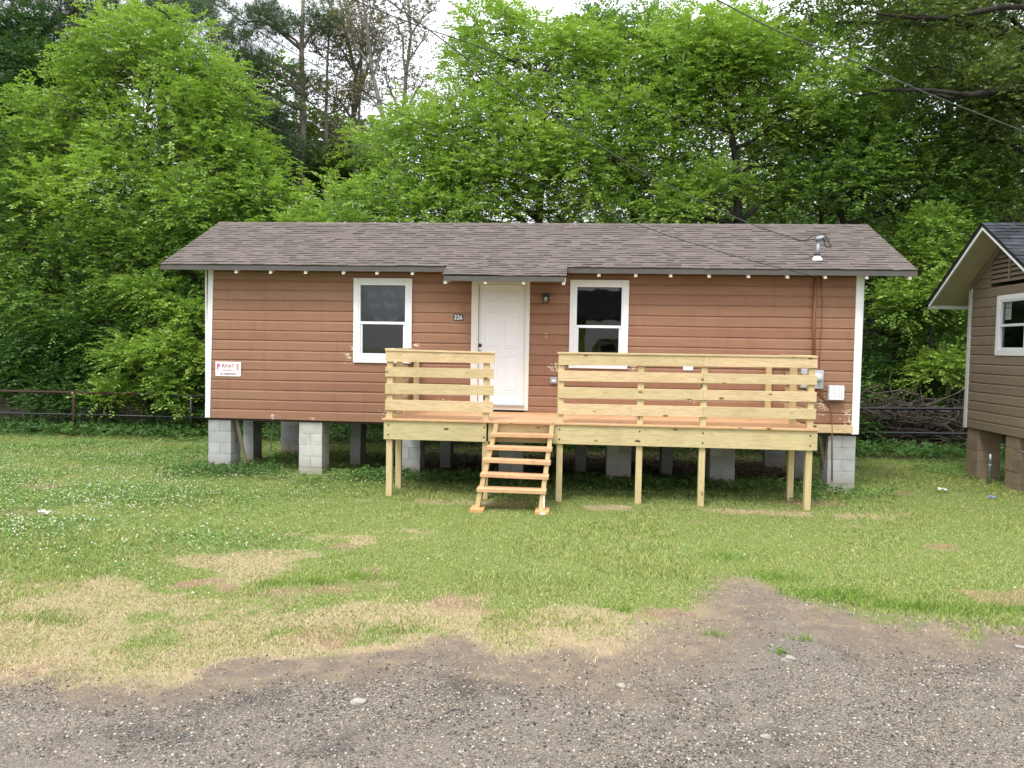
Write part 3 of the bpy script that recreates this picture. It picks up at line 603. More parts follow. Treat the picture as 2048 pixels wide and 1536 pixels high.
MAT['cmu']=blockm('grey_concrete_block',(.33,.33,.325),(.46,.46,.455)); MAT['cmutan']=blockm('taupe_painted_block',(.22,.165,.115),(.28,.21,.15))
MAT['cmubeige']=blockm('beige_concrete_block',(.46,.44,.40),(.58,.57,.54))
def pier(x0,y0,wx,wy,ztop,zbot,label,mat=MAT['cmu'],split=0,group='concrete block piers under the brown cabin'):
    mb=MB(); z=ztop; i=0
    while z>zbot:
        zb=max(z-.198,zbot-.03); j=lambda:random.uniform(-.004,.004)
        jx,jy=j(),j()
        if (i+split)%2==0 and wx>.3:
            h=wx/2; mb.box(x0+jx,x0+h-.002+jx,y0+jy,y0+wy+jy,zb+.004,z); mb.box(x0+h+.002+jx,x0+wx+jx,y0+jy+j()*.5,y0+wy+jy,zb+.004,z)
        elif wy>.3:
            h=wy/2; mb.box(x0+jx,x0+wx+jx,y0+jy,y0+h-.002,zb+.004,z); mb.box(x0+jx,x0+wx+jx,y0+h+.002,y0+wy+jy,zb+.004,z)
        else: mb.box(x0+jx,x0+wx+jx,y0+jy,y0+wy+jy,zb+.004,z)
        z-=.198; i+=1
    mb.box(x0+.01,x0+wx-.01,y0+.01,y0+wy-.01,zbot-.03,ztop-.005)
    o=mb.build('block_pier',mat,None,.004); return tag(o,label,'pier',group)
P1=[(.005,.41,'grey block pier under the left front corner of the brown cabin',0,'cmu'),(1.65,.41,'pale block pier second along the front of the brown cabin',1,'cmubeige'),(3.39,.41,'grey block pier behind the left post of the porch',0,'cmu'),(5.17,.41,'block pier seen behind the stair treads',1,'cmu'),(7.0,.41,'dim block pier left of the porch post under the right window',1,'cmu'),(8.72,.41,'wide dim block pier right of the middle porch posts',1,'cmu'),(10.63,.44,'grey block pier under the right front corner of the brown cabin',0,'cmu')]
for (x,wd,lb,sp,mt) in P1: pier(x,.03,wd,.41,-.038,gz(x,0.2),lb,MAT[mt],sp)
for (x,lb) in ((.08,'narrow block pier behind the left corner pier'),(2.19,'narrow dark block pier in the middle row behind the pale pier'),(3.92,'narrow pier of the middle row behind the left porch bay'),(6.47,'dark pier in the middle row right of the stairs'),(8.06,'dark pier in the middle row between the middle porch posts'),(10.45,'grey pier in the middle row behind the right porch post')): pier(x,1.3,.2,.41,-.038,gz(x,1.4),lb)
for (x,lb) in ((.2,'block pier at the back row seen through the left gap'),(2.5,'back row pier behind the pale pier'),(4.9,'back row pier deep behind the stairs'),(7.4,'back row pier deep under the right window'),(10.3,'back row pier seen behind the right porch posts')): pier(x,2.9,.41,.2,-.038,gz(x,3),lb)
# leaning boards
def lean(p,q,wd,label):
    p,q=np.array(p),np.array(q); a=(q-p)/np.linalg.norm(q-p); s=np.array((1,0,0)); n_=np.cross(a,s); c=[]
    for e in (p,q):
        for (i,j) in ((-1,-1),(1,-1),(1,1),(-1,1)): c.append(e+s*i*wd/2+n_*j*.01)
    tag(MB().hexa(c).build('leaning_board',MAT['oldwood'],None),label,'board','old boards leaning under the cabin')
lean((.62,.25,-.95),(.50,.08,-.02),.06,'weathered board leaning beside the left corner pier'); lean(at(1655,972,.3)+[0,0,.0],at(1640,872,.1),.06,'weathered board leaning beside the right corner pier')
tag(MB().tube([at(546,842,.9),at(541,906,.9)],.012,6).build('pipe',MAT['galv'],None),'thin grey pipe standing under the left end of the cabin','pipe')
tag(MB().tube([atZ(1527,970,-.95),at(1540,938,1.0),at(1547,925,1.05)],[.014,.01,.006],6).build('stick',MAT['deadwood'],None),'dry stick poking up under the porch between two posts','stick')
# ================================================================ PORCH
dz,dd=.233,1.695
porch=thing('porch','new yellow pine porch with slatted railings in front of the brown cabin','porch',(6.8,-.85,gz(6.8,-.85)))
xL,xR=3.59,9.93
def board(c,mat,name,parent=porch,bev=.003): return MB().hexa(c,0,random.random()).build(name,MAT[mat],parent,bev)
def bx(x0,x1,y0,y1,z0,z1,mat,name,parent=porch): return MB().box(x0,x1,y0,y1,z0,z1).build(name,MAT[mat],parent,.003)
y=-.022; dk=MB()
while y-.14>-dd-.02: dk.box(xL-.02,xR+.02,y-.139,y-.004,dz-.028,dz-random.uniform(0,.002)); y-=.143
dk.box(xL-.02,5.21,-dd-.03,y-.004,dz-.028,dz); dk.box(6.13,xR+.02,-dd-.03,y-.004,dz-.028,dz)
dk.box(5.214,6.126,-dd-.055,y-.004,dz-.028,dz+.001)
dk.build('decking',MAT['deckx'],porch,.003)
rz1=dz-.029; rz0=rz1-.285
bx(xL,5.14,-dd,-dd+.038,rz0,rz1,'rimx','rim_board'); bx(6.19,xR,-dd,-dd+.038,rz0,rz1,'rimx','rim_board')
bx(5.141,6.189,-dd+.04,-dd+.078,rz0,rz1,'rimx','rim_board')
bx(xL+.0,xL+.038,-dd+.039,-.04,rz0,rz1,'woody','side_rim'); bx(xR-.038,xR,-dd+.039,-.04,rz0,rz1,'woody','side_rim')
# block filling next to the stairs
bx(6.13,6.188,-dd+.002,-dd+.039,rz0,rz1,'rimx','rim_board')
for x in np.arange(xL+.6,xR-.2,.6): bx(x,x+.038,-dd+.08,-.06,rz0+.1,rz1,'woody','deck_joist')
bx(xL,W-.09,-.058,-.022,lz0,lz1,'woodx','ledger')
# posts
RT=dz+1.054
postX={'l0':3.60+.02,'l1':5.08,'r0':6.19,'r1':7.36,'r2':8.27,'r3':9.79}
for k,x in postX.items():
    x0=x; zt=RT-.03
    bx(x0,x0+.089,-dd+.040,-dd+.129,gz(x0,-dd)-.06,zt,'woodz','post')
# rear posts
for x0,y0 in ((3.625,-1.07),(9.72,-1.0)): bx(x0,x0+.089,y0,y0+.089,gz(x0,y0)-.06,RT-.03,'woodz','post')
for x0 in (3.70,9.56): bx(x0,x0+.089,-.115,-.026,dz,RT-.05,'woodz','post')
# rails: 4 boards
def rails(xa,xb,ztilt=0):
    rr=[(RT-.165,RT-.028),(RT-.402,RT-.30),(RT-.640,RT-.535),(RT-.885,RT-.775)]
    return rr
RR=[(RT-.175,RT-.034),(RT-.425,RT-.285),(RT-.68,RT-.54),(RT-.935,RT-.80)]
def hexb(x0,x1,y0,y1,z0l,z1l,z0r,z1r,mat,name):
    return MB().hexa([(x0,y0,z0l),(x1,y0,z0r),(x1,y1,z0r),(x0,y1,z0l),(x0,y0,z1l),(x1,y0,z1r),(x1,y1,z1r),(x0,y1,z1l)]).build(name,MAT[mat],porch,.003)
# measured on the photograph (plane of the rail faces)
YF=-dd+.014
def railpx(xa,xb,ya0,ya1,yb0,yb1,split=None):
    A1=at(xa,ya0,YF);A0=at(xa,ya1,YF);B1=at(xb,yb0,YF);B0=at(xb,yb1,YF)
    if split is None: hexb(A0[0],B0[0],YF,YF+.026,A0[2],A1[2],B0[2],B1[2],'woodx','rail_board')
    else:
        t=(at(split,800,YF)[0]-A0[0])/(B0[0]-A0[0]); xm=A0[0]+t*(B0[0]-A0[0]); m0=A0[2]+t*(B0[2]-A0[2]); m1=A1[2]+t*(B1[2]-A1[2])
        hexb(A0[0],xm-.001,YF,YF+.026,A0[2],A1[2],m0,m1,'woodx','rail_board'); hexb(xm+.001,B0[0],YF,YF+.026,m0+.002,m1+.002,B0[2],B1[2],'woodx','rail_board')
for a in ((772,701,723,989,706,727),(771,734,753,987,738,758),(770,766,788,987,771,791),(770,799,820,986,804,826)): railpx(a[0],a[3],*a[1:3],*a[4:6])
for a in ((1118,706,730,1635,715,736),(1117,741,762,1634,751,770),(1117,774,796,1633,784,804),(1116,807,829,1632,818,839)): railpx(a[0],a[3],*a[1:3],*a[4:6],split=1406)
# caps
for (xa,xb,ya,yb) in ((770,990,698,704),(1115,1636,704,712)):
    A=at(xa,ya,-dd);B=at(xb,yb,-dd); hexb(A[0],B[0],-dd-.002,-dd+.138,A[2]-.026,A[2],B[2]-.026,B[2],'woodx','rail_cap')
# side rails (front to wall)
for X,s in ((3.60,1),(9.875,-1)):
    xa,xb=(X-.026,X-.002) if s>0 else (X+.006,X+.03)
    for (z0,z1) in RR: bx(xa,xb,-dd+.131,-.03,z0,z1,'woody','rail_board')
    bx(xa-.01 if s>0 else xa-.11,xb+.10 if s>0 else xb+.01,-dd+.14,-.03,RT-.028,RT-.002,'woody','rail_cap')
# bolts
for x in (3.66,5.11,6.23,7.40,8.31,9.83):
    for z in (rz0+.07,rz1-.07): MB().lathe((x,-dd,z),[(.013,0),(.013,.003),(.007,.007)],10,'y').build('bolt',MAT['black'],porch)
# stairs
st=thing('wooden_stairs','open wooden stairs with six orange toned treads up to the porch','stairs',(5.6,-2.1,gz(5.6,-2.1)))
TR=[]
pl=[(980,867),(973,893),(965,918),(960,947),(953,977)]; pr=[(1107,870),(1104,897),(1101,924),(1097,953),(1092,982)]
for k in range(5):
    Yk=-dd-.055-.145*(k+1); TR.append((at(*pl[k],Yk),at(*pr[k],Yk),Yk))
for A,B,Yk in TR:
    MB().hexa([(A[0],Yk,A[2]-.05),(B[0],Yk,B[2]-.05),(B[0],Yk+.235,B[2]-.05),(A[0],Yk+.235,A[2]-.05),(A[0],Yk,A[2]),(B[0],Yk,B[2]),(B[0],Yk+.235,B[2]),(A[0],Yk+.235,A[2])]).build('tread',MAT['deckx'],st,.004)
for side in (0,1):
    s=MB(); P=[(t[side][0],t[2],t[side][2]) for t in TR]; off=(.02,.085) if side==0 else (-.075,-.01)
    r_=random.random(); prev=(P[0][0],-dd+.0,rz1)
    # sawtooth stringer
    topx=P[0][0]
    poly=[(-dd-.002,rz1-.001)]; 
    yz=[]
    yz.append((-dd-.003,rz1)); yz.append((-dd-.05,rz1))
    for (x_,Y_,Z_) in P:
        yz.append((yz[-1][0],Z_-.052)); yz.append((Y_+.025,Z_-.052))
    zb=gz(P[-1][0],-2.4)+.045
    yz.append((yz[-1][0],zb)); yz.append((yz[-1][0]+.12,zb)); yz.append((-dd-.003,rz1-.30))
    n=len(yz); z5=P[-1][2]; ztop=P[0][2]
    def xo(z): t=(ztop-z)/(ztop-z5); return P[0][0]+(P[-1][0]-P[0][0])*t
    vs=[(xo(z)+off[0],y_,z) for y_,z in yz]+[(xo(z)+off[1],y_,z) for y_,z in yz]
    s.add(vs,[tuple(range(n)),tuple(range(2*n-1,n-1,-1))]+[(i,n+i,n+(i+1)%n,(i+1)%n) for i in range(n)]); s.build('stringer',MAT['woodz'],st)
    fx=xo(z5)+(off[0]+off[1])/2; fx-=.03 if side==0 else 0; f=bx(fx-.10,fx+.09,P[-1][1]-.12,P[-1][1]+.2,gz(fx,-2.4)-.01,zb,'foot','foot_block',st)
    if side==1:
        MB().box(fx-.03,fx+.045,P[-1][1]-.124,P[-1][1]-.1205,gz(fx,-2.4)+.004,zb-.012).build('label_tag',MAT['paper'],f)
        MB().box(fx+.005,fx+.028,P[-1][1]+.019,P[-1][1]+.024,zb+.02,z5-.06).build('label_tag',MAT['paper'],st)
# ================================================================ FITTINGS
def text(s,x,y,z,h,mat,parent,name='lettering',wx=1.0,depth=.0015,bold=.0,align='CENTER'):
    c=bpy.data.curves.new('t','FONT'); c.body=s; c.size=h/.72; c.align_x=align; c.extrude=depth; c.offset=bold
    o=bpy.data.objects.new('t',c); COL.objects.link(o); bpy.context.view_layer.update()
    me=bpy.data.meshes.new_from_object(o.evaluated_get(bpy.context.evaluated_depsgraph_get())); bpy.data.objects.remove(o)
    for v in me.vertices: v.co=Vector((x+v.co.x*wx,y-v.co.z,z+v.co.y))
    me.materials.clear(); me.materials.append(mat); q=bpy.data.objects.new(name,me); COL.objects.link(q); par(q,parent); return q
FY=-.018
s0=at(431,723,FY);s1=at(482,753,FY); sgn=thing('warning_sign','white PRIVATE PROPERTY NO TRESPASSING sign with red print on left end of cabin','sign',(s0[0],FY,s1[2]))
MB().box(s0[0],s1[0],FY-.006,FY-.001,s1[2],s0[2]).build('sign_board',MAT['signw'],sgn,.002)
sx=(s0[0]+s1[0])/2; sw=s1[0]-s0[0]; sh=s0[2]-s1[2]; yt=FY-.008
text('RIVAT',sx,yt,s0[2]-sh*.40,sh*.25,MAT['signr'],sgn,wx=.92)
text('P',s0[0]+sw*.12,yt,s0[2]-sh*.50,sh*.37,MAT['signr'],sgn,wx=.8,bold=.003); text('E',s1[0]-sw*.12,yt,s0[2]-sh*.50,sh*.37,MAT['signr'],sgn,wx=.8)
b=MB()
for lx in (s0[0]+sw*.095,): b.box(lx-.02,lx+.02,yt-.0012,yt+.0012,s0[2]-sh*.50,s0[2]-sh*.485)
b.box(s0[0]+.03,s0[0]+sw*.24,yt-.001,yt+.001,s0[2]-sh*.575,s0[2]-sh*.56); b.box(s1[0]-sw*.24,s1[0]-.03,yt-.001,yt+.001,s0[2]-sh*.575,s0[2]-sh*.56)
b.build('printed_rule',MAT['signp'],sgn)
text('PROPERTY',sx,yt,s0[2]-sh*.64,sh*.12,MAT['signp'],sgn,wx=.9); text('NO TRESPASSING',sx,yt,s0[2]-sh*.90,sh*.135,MAT['signr'],sgn,wx=.78)
a=at(907,628,FY);c=at(926,641,FY); npl=thing('house_number','small dark plate with white number 326 left of the door','number plate',(a[0],FY,c[2]))
MB().box(a[0],c[0],FY-.006,FY-.001,c[2],a[2]).build('plate',MAT['plate'],npl,.002)
text('326',(a[0]+c[0])/2,FY-.008,c[2]+.015,(a[2]-c[2])-.03,MAT['whitenum'],npl,wx=.9,bold=.001)
lp=at(1092,597,FY); lamp=thing('wall_lamp','small dark metal wall lantern with clear glass right of the door','lamp',(lp[0],FY,lp[2]))
x_,z_=lp[0],lp[2]
MB().box(x_-.055,x_+.055,FY-.022,FY-.001,z_-.04,z_+.075).build('back_plate',MAT['lampm'],lamp,.004)
MB().lathe((x_,-.10,z_+.0),[(.05,.045),(.062,.04),(.062,.055),(.03,.075),(.008,.08)],14).build('lamp_cap',MAT['lampm'],lamp)
MB().tube([(x_,FY-.02,z_+.05),(x_,-.10,z_+.06)],.008,6).build('arm',MAT['lampm'],lamp)
MB().lathe((x_,-.10,z_-.085),[(.03,0),(.045,.02),(.048,.09),(.044,.125)],14).build('glass_shade',glassm('lamp_glass',(.7,.7,.7),.1),lamp,smooth=True)
MB().lathe((x_,-.10,z_-.05),[(.01,0),(.024,.025),(.02,.055),(.012,.08)],10).build('bulb',MAT['paper'],lamp,smooth=True)
cg=MB()
for k in range(4):
    an=k*math.pi/2+.78; cg.tube([(x_+.052*math.cos(an),-.10+.052*math.sin(an),z_-.09),(x_+.052*math.cos(an),-.10+.052*math.sin(an),z_+.045)],.004,5)
cg.build('cage',MAT['lampm'],lamp)
o_=at(1107.5,761,FY); ot=thing('outdoor_outlet','small grey weatherproof outlet cover beside the right railing','outlet',(o_[0],FY,o_[2]))
MB().box(o_[0]-.068,o_[0]+.068,FY-.03,FY-.001,o_[2]-.055,o_[2]+.055).build('cover',MAT['galv'],ot,.012); MB().box(o_[0]-.035,o_[0]+.035,FY-.034,FY-.031,o_[2]-.022,o_[2]+.022).build('socket',MAT['white'],ot,.002)
a=at(1366,731,FY);c=at(1386,741,FY); tag(MB().box(a[0],c[0],FY-.012,FY-.001,c[2],a[2]).build('cover_plate',MAT['white'],None,.003),'small white rectangular cover plate on the siding behind the right railing','cover')
# meter box
a=at(1603,737,FY);c=at(1624,776,FY); gb=thing('breaker_box','grey metal breaker box on siding behind the right porch posts','box',(a[0],FY,c[2]))
MB().box(a[0]-.03,c[0],FY-.10,FY-.001,c[2],a[2]).build('box_body',MAT['greybox'],gb,.004); MB().box(a[0]-.02,c[0]-.012,FY-.108,FY-.1005,c[2]+.02,a[2]-.02).build('box_lid',MAT['greybox'],gb,.002)
a=at(1624,740,FY);c=at(1643,777,FY); mt=thing('electric_meter','grey meter socket with round glass meter beside right porch post','meter',(a[0],FY,c[2]))
MB().box(a[0],c[0],FY-.09,FY-.001,c[2],a[2]).build('box_body',MAT['greybox'],mt,.004)
mxx,mz=(a[0]+c[0])/2-.01,(a[2]+c[2])/2+.03; MB().lathe((mxx,FY-.09,mz),[(.075,0),(.075,.02),(.062,.025),(.06,.07),(.045,.085),(.01,.088)],20,'y').build('meter_glass',plain('meter_glass',(.55,.58,.6),.1,0,.1,5,.6),mt,smooth=True)
MB().tube([(mxx+.02,FY-.04,c[2]),(mxx+.02,FY-.04,c[2]-.09)],.02,8).build('nipple',MAT['conduit'],mt)
a=at(1654,770,FY);c=at(1685,801,FY); wb=thing('utility_box','light grey plastic utility box with ribbed lid near right corner board','box',(a[0],FY,c[2]))
MB().box(a[0],c[0],FY-.085,FY-.001,c[2],a[2]).build('box_body',MAT['greybox'],wb,.008); MB().box(a[0]+.012,c[0]-.012,FY-.1,FY-.0855,c[2]+.012,a[2]-.012).build('box_lid',MAT['vinyl'],wb,.006)
for k in (-1,1): MB().box(c[0]-.004,c[0]+.02,FY-.05,FY-.02,(a[2]+c[2])/2-.015+k*.06,(a[2]+c[2])/2+.015+k*.06).build('latch',MAT['greybox'],wb)
mb_=MB()
for k in range(5): xx=a[0]+.05+k*.038; mb_.box(xx,xx+.006,FY-.1025,FY-.1005,c[2]+.05,a[2]-.03)
mb_.build('lid_rib',MAT['greybox'],wb)
c1=at(1632,553,-.05); tag(MB().tube([(c1[0],-.05,T+.06),(c1[0]-.01,-.05,c1[2]-.7),at(1628,742,-.05)],.024,10).build('conduit',MAT['conduit'],None,smooth=True),'thick brown painted conduit running from the eave down to the meter','pipe')
tag(MB().tube([at(1641,553,-.03),at(1645,600,-.03),at(1643,650,-.03),at(1640,700,-.03),at(1638,742,-.03)],.006,6).build('cable',MAT['conduit'],None,smooth=True),'thin brown cable running down the siding right of the conduit','cable')
tag(MB().tube([at(1633,777,-.05),at(1640,788,-.045),at(1655,806,-.045),at(1663,815,-.045),at(1664,865,-.05),at(1664,962,-.03)],.012,8).build('conduit',MAT['conduit'],None,smooth=True),'thin brown conduit bending from the meter down past the corner pier','pipe')
tag(MB().tube([at(1655,806,-.04),at(1645,803,-.05),at(1636,812,-.06),at(1632,808,-.07)],.004,5).build('cable',MAT['cablelt'],None),'pale loose wire behind the rail by the utility box','cable')
# roof mast
def roofz(y): return EZ+sl*(y-EY)
mp_=at(1635,524,.02); mX=mp_[0]; mY=.05; mZ=roofz(mY)
mast=thing('service_mast','short grey electrical mast with white boot and looped wires on right of roof','mast',(mX,mY,mZ))
MB().lathe((mX,mY,mZ-.03),[(.09,-.02),(.085,.03),(.055,.075),(.045,.09)],18).build('roof_boot',MAT['vinyl'],mast,smooth=True)
MB().lathe((mX,mY,mZ+.05),[(.052,0),(.05,.035),(.036,.06)],16).build('collar',MAT['black'],mast)
mt_=at(1637,484,mY); MB().tube([(mX,mY,mZ+.03),(mt_[0],mY,mt_[2])],.03,12).build('pole',MAT['galv'],mast,smooth=True)
MB().tube([(mt_[0]-.02,mY,mt_[2]),(mt_[0]-.01,mY,mt_[2]+.05),(mt_[0]+.05,mY-.03,mt_[2]+.06),(mt_[0]+.1,mY-.05,mt_[2]+.02)],[.03,.045,.045,.03],10).build('weather_head',MAT['galv'],mast,smooth=True)
def loop(pts,r,mat='cable'): 
    P=[at(a,b,c) for a,b,c in pts]; Q=[]
    for i in range(len(P)-1):
        p0,p1,p2,p3=P[max(i-1,0)],P[i],P[i+1],P[min(i+2,len(P)-1)]
        for t in np.linspace(0,1,7)[:-1]: Q.append(.5*((2*p1)+(-p0+p2)*t+(2*p0-5*p1+4*p2-p3)*t*t+(-p0+3*p1-3*p2+p3)*t**3))
    Q.append(P[-1]); return Q
for pts in ([(1643,480,0),(1650,475,-.05),(1658,486,-.08),(1662,493,-.05),(1652,493,0),(1648,484,.02)],[(1650,470,-.02),(1640,467,-.05),(1625,472,-.05),(1612,480,-.08),(1598,481,-.1),(1588,477,-.15)],[(1646,476,-.02),(1652,484,-.05),(1659,480,-.06),(1650,472,-.05)]):
    MB().tube(loop(pts,.006),.008,6).build('wire_loop',MAT['cable'],mast,smooth=True)
MB().tube(loop([(1588,477,-.15),(1606,481,-.08),(1625,479,-.02),(1636,480,.02)],.01),.012,6).build('wire_loop',MAT['cablelt'],mast,smooth=True)
# overhead cables
def cable(pts,r,label,mat='cable'):
    tag(MB().tube(loop(pts,r),r,6).build('overhead_cable',MAT[mat],None,smooth=True),label,'cable','overhead cables')
cable([(660,-88,-5),(775,0,-4.3),(880,76,-3.6),(1000,166,-3),(1100,228,-2.5),(1200,292,-2),(1300,351,-1.5),(1400,402,-1),(1500,447,-.6),(1588,477,-.15)],.008,'thick twisted cable sweeping from the top left of centre down to the roof mast','cablelt')
cable([(600,-60,-4),(709,0,-3.4),(834,51,-2.4),(932,84,-1.6),(1108,150,0),(1300,214,2),(1410,256,3),(1610,314,5),(1793,358,6.8),(1960,400,8.5)],.0075,'dark cable crossing above the roof towards the trees on the right')
cable([(330,-45,-3.4),(417,0,-3.1),(605,116,-2.6),(700,165,-2.3),(795,224,-2.0),(951,305,-1.6),(1120,383,-1.2),(1300,458,-.95),(1420,497,-.75),(1520,526,-.6),(1634,554,-.42)],.006,'thin dark wire ending at the eave near the conduit')
cable([(1330,-50,-5),(1435,0,-4),(1556,62,-2.8),(1687,113,-1.6),(1848,184,-.4),(2048,263,.9),(2200,320,2)],.0085,'thick twisted cable crossing the upper right corner towards the tan cabin','cablelt')
# ================================================================ FENCES
FYl=5.0
fl=thing('pipe_fence','low steel pipe fence with rusty top rail left of the brown cabin','fence',(-5,FYl,-1))
p=[at(-60,780,FYl),at(0,782,FYl),at(148,785,FYl),at(270,788,FYl)]; MB().tube(p,.032,10).build('rail',MAT['rust'],fl,smooth=True)
MB().tube([at(270,788,FYl),at(420,793,FYl+.1)],.03,8).build('rail',MAT['black'],fl,smooth=True)
MB().tube([at(-60,824,FYl),at(0,826,FYl),at(205,830,FYl),at(425,836,FYl)],.022,10).build('rail',MAT['black'],fl,smooth=True)
MB().tube([at(148,783,FYl)+[0,0,.02],(at(148,865,FYl)[0],FYl,-1.1)],.035,10).build('post',MAT['rust'],fl,smooth=True)
MB().tube([at(382,790,FYl+.02),(at(382,865,FYl)[0],FYl,-1.1)],.03,10).build('post',MAT['black'],fl,smooth=True)
MB().tube([at(-90,783,FYl),(at(-90,865,FYl)[0],FYl,-1.1)],.03,10).build('post',MAT['rust'],fl,smooth=True)
fr_=thing('pipe_fence','low black pipe fence with two rails between the brown cabin and the tan cabin','fence',(14,6,-1))
MB().tube([at(1560,815,5.6),at(1715,817,5.6),at(1930,818,5.6),at(2200,821,5.6)],.035,10).build('rail',MAT['black'],fr_,smooth=True); MB().tube([at(1560,862,5.6),at(1715,865,5.6),at(1930,868,5.6),at(2200,872,5.6)],.035,10).build('rail',MAT['black'],fr_,smooth=True)
for px in (1660,2010): MB().tube([at(px,810,5.62),(at(px,865,5.62)[0],5.62,-1.1)],.035,8).build('post',MAT['black'],fr_,smooth=True)
# ================================================================ TAN CABIN
nX=13.9; rX=13.4
cb=atX(1930,853,nX); ctp=atX(1937,575,nX); pk=atX(1966,455,rX); ev=atX(1858,612,rX)
Yr=pk[1]; Yw=cb[1]; nW=2*(Yw-Yr); Yn=Yr-(Yw-Yr); zb=cb[2]; zt=ctp[2]; sln=(pk[2]-ev[2])/(ev[1]-pk[1]); XE=22
tan=thing('wooden_cabin','tan clapboard cabin with dark shingle roof at the right edge, raised on tan block piers','house',((nX+XE)/2,Yr,0))
wz=atX(1998,592,nX)
w0=atX(1998,711,nX); wy1=wz[1]; wy0=wy1-.98; wz1=wz[2]; wz0=w0[2]
wallz=zt+.0
def gable(mb,X,sgn,holes):
    z=zb; ch=.173
    while z<pk[2]-.12:
        zc=z+ch*.5; half=(Yw-Yr) if zc<zt else max(0,(Yw-Yr)-(zc-zt)/sln)
        if zc>zt: half=min(half,(pk[2]-.10-zc)/sln+.05)
        if half<.08: break
        segs=[(Yr-half,Yr+half)]
        for (a,b,za,zb_) in holes:
            if z+ch>za+.01 and z<zb_-.01:
                segs=[q for s_ in segs for q in ((s_[0],min(s_[1],a)),(max(s_[0],b),s_[1])) if q[1]-q[0]>.02]
        for (a,b) in segs:
            prof=[(-.012,z),(.016,z+.004),(.0155,z+ch*.80),(.005,z+ch*.9),(0,z+ch),(-.012,z+ch)]; n=len(prof)
            vs=[(X+sgn*o,a,q) for o,q in prof]+[(X+sgn*o,b,q) for o,q in prof]; mb.add(vs,[tuple(range(n)),tuple(range(2*n-1,n-1,-1))]+[(i,n+i,n+(i+1)%n,(i+1)%n) for i in range(n)])
        z+=ch
vz0,vz1=zt-.05,pk[2]
mb=MB(); gable(mb,nX,-1,[(wy0+.07,wy1-.07,wz0+.07,wz1-.07),(Yr-.95,Yr+.62,zt+.02,9)]); mb.build('wall',MAT['tan'],tan)
mb=MB(); sided(mb,(nX,Yn,zb),(1,0,0),XE-nX,0,zt-zb,[],(0,-1,0),.173); mb.build('wall',MAT['tan'],tan)
mb=MB(); sided(mb,(nX,Yw,zb),(1,0,0),XE-nX,0,zt-zb,[],(0,1,0),.173); mb.build('wall',MAT['tan'],tan)
mb=MB(); gable(mb,XE,1,[]); mb.build('wall',MAT['tan'],tan)
MB().box(nX+.9,nX+.95,Yn+.1,Yw-.1,zb,zt).build('partition',MAT['inside'],tan); MB().box(nX+.05,XE-.05,Yn+.05,Yw-.05,zb-.02,zb+.1).build('floor',MAT['dark'],tan)
# louvre vent in the gable
lv=MB(); z=zt+.02
lv.add([(nX+.03,Yr-.95,zt),(nX+.03,Yr+.7,zt),(nX+.03,Yr,pk[2]-.1)],[(0,1,2),(2,1,0)],1)
while z<pk[2]-.2:
    hf=(pk[2]-.12-z)/sln-.08; hf=min(hf,.62)
    lv.hexa([(nX-.035,Yr-min(hf,.95),z-.02),(nX-.03,Yr+hf,z-.02),(nX+.02,Yr+hf,z+.05),(nX+.02,Yr-min(hf,.95),z+.05),(nX-.035,Yr-hf,z-.008),(nX-.03,Yr+hf,z-.008),(nX+.02,Yr+hf,z+.062),(nX+.02,Yr-hf,z+.062)]); z+=.085
lv.box(nX-.04,nX-.01,Yr-.02,Yr+.02,zt,pk[2]-.2)
lv.build('louvre_vent',[MAT['tan'],MAT['inside']],tan)
MB().box(nX-.028,nX-.001,Yw-.09,Yw+.022,zb-.01,zt+.02).build('corner_board',plain('off_white_corner',(.62,.62,.60),.5,0,.05),tan,.003)
MB().box(nX-.001,nX+.09,Yw+.001,Yw+.022,zb-.01,zt).build('corner_board',MAT['white'],tan)
# barge trim following the gable wall
for s in (1,-1):
    hw=(Yw-Yr); MB().hexa([(nX-.03,Yr+s*hw,zt-.09),(nX-.002,Yr+s*hw,zt-.09),(nX-.002,Yr,zt+hw*sln-.09),(nX-.03,Yr,zt+hw*sln-.09),(nX-.03,Yr+s*hw,zt+.03),(nX-.002,Yr+s*hw,zt+.03),(nX-.002,Yr,zt+hw*sln+.03),(nX-.03,Yr,zt+hw*sln+.03)]).build('frieze_board',MAT['tan'],tan)
eh=ev[1]-Yr
def nroof(s):
    r=MB(); Ye=Yr+s*eh; Ze=ev[2]
    sh_=MB(); sh_.hexa([(rX+.02,Ye,Ze-.0),(XE,Ye,Ze-.0),(XE,Yr,pk[2]-.0),(rX+.02,Yr,pk[2]-.0),(rX+.02,Ye,Ze+.018),(XE,Ye,Ze+.018),(XE,Yr,pk[2]+.018),(rX+.02,Yr,pk[2]+.018)]); sh_.build('soffit',MAT['soffit'],tan)
    r.hexa([(rX-.02,Ye,Ze+.02),(XE,Ye,Ze+.02),(XE,Yr,pk[2]+.02),(rX-.02,Yr,pk[2]+.02),(rX-.02,Ye,Ze+.08),(XE,Ye,Ze+.08),(XE,Yr,pk[2]+.08),(rX-.02,Yr,pk[2]+.08)],1)
    shingles(r,rX-.03,XE,Ye+s*.02,Ze+.075,Yr,pk[2]+.082,.13); r.build('roof',[MAT['shingle2'],MAT['black']],tan)
    MB().hexa([(rX-.012,Ye,Ze-.035),(rX+.018,Ye,Ze-.035),(rX+.018,Yr,pk[2]-.035),(rX-.012,Yr,pk[2]-.035),(rX-.012,Ye,Ze+.015),(rX+.018,Ye,Ze+.015),(rX+.018,Yr,pk[2]+.015),(rX-.012,Yr,pk[2]+.015)]).build('rake_board',MAT['white'],tan)
    MB().box(rX,XE,Ye-.012,Ye+.012,Ze-.06,Ze+.03).build('fascia',MAT['white'],tan)
nroof(1); nroof(-1)
fm_=MB(); 
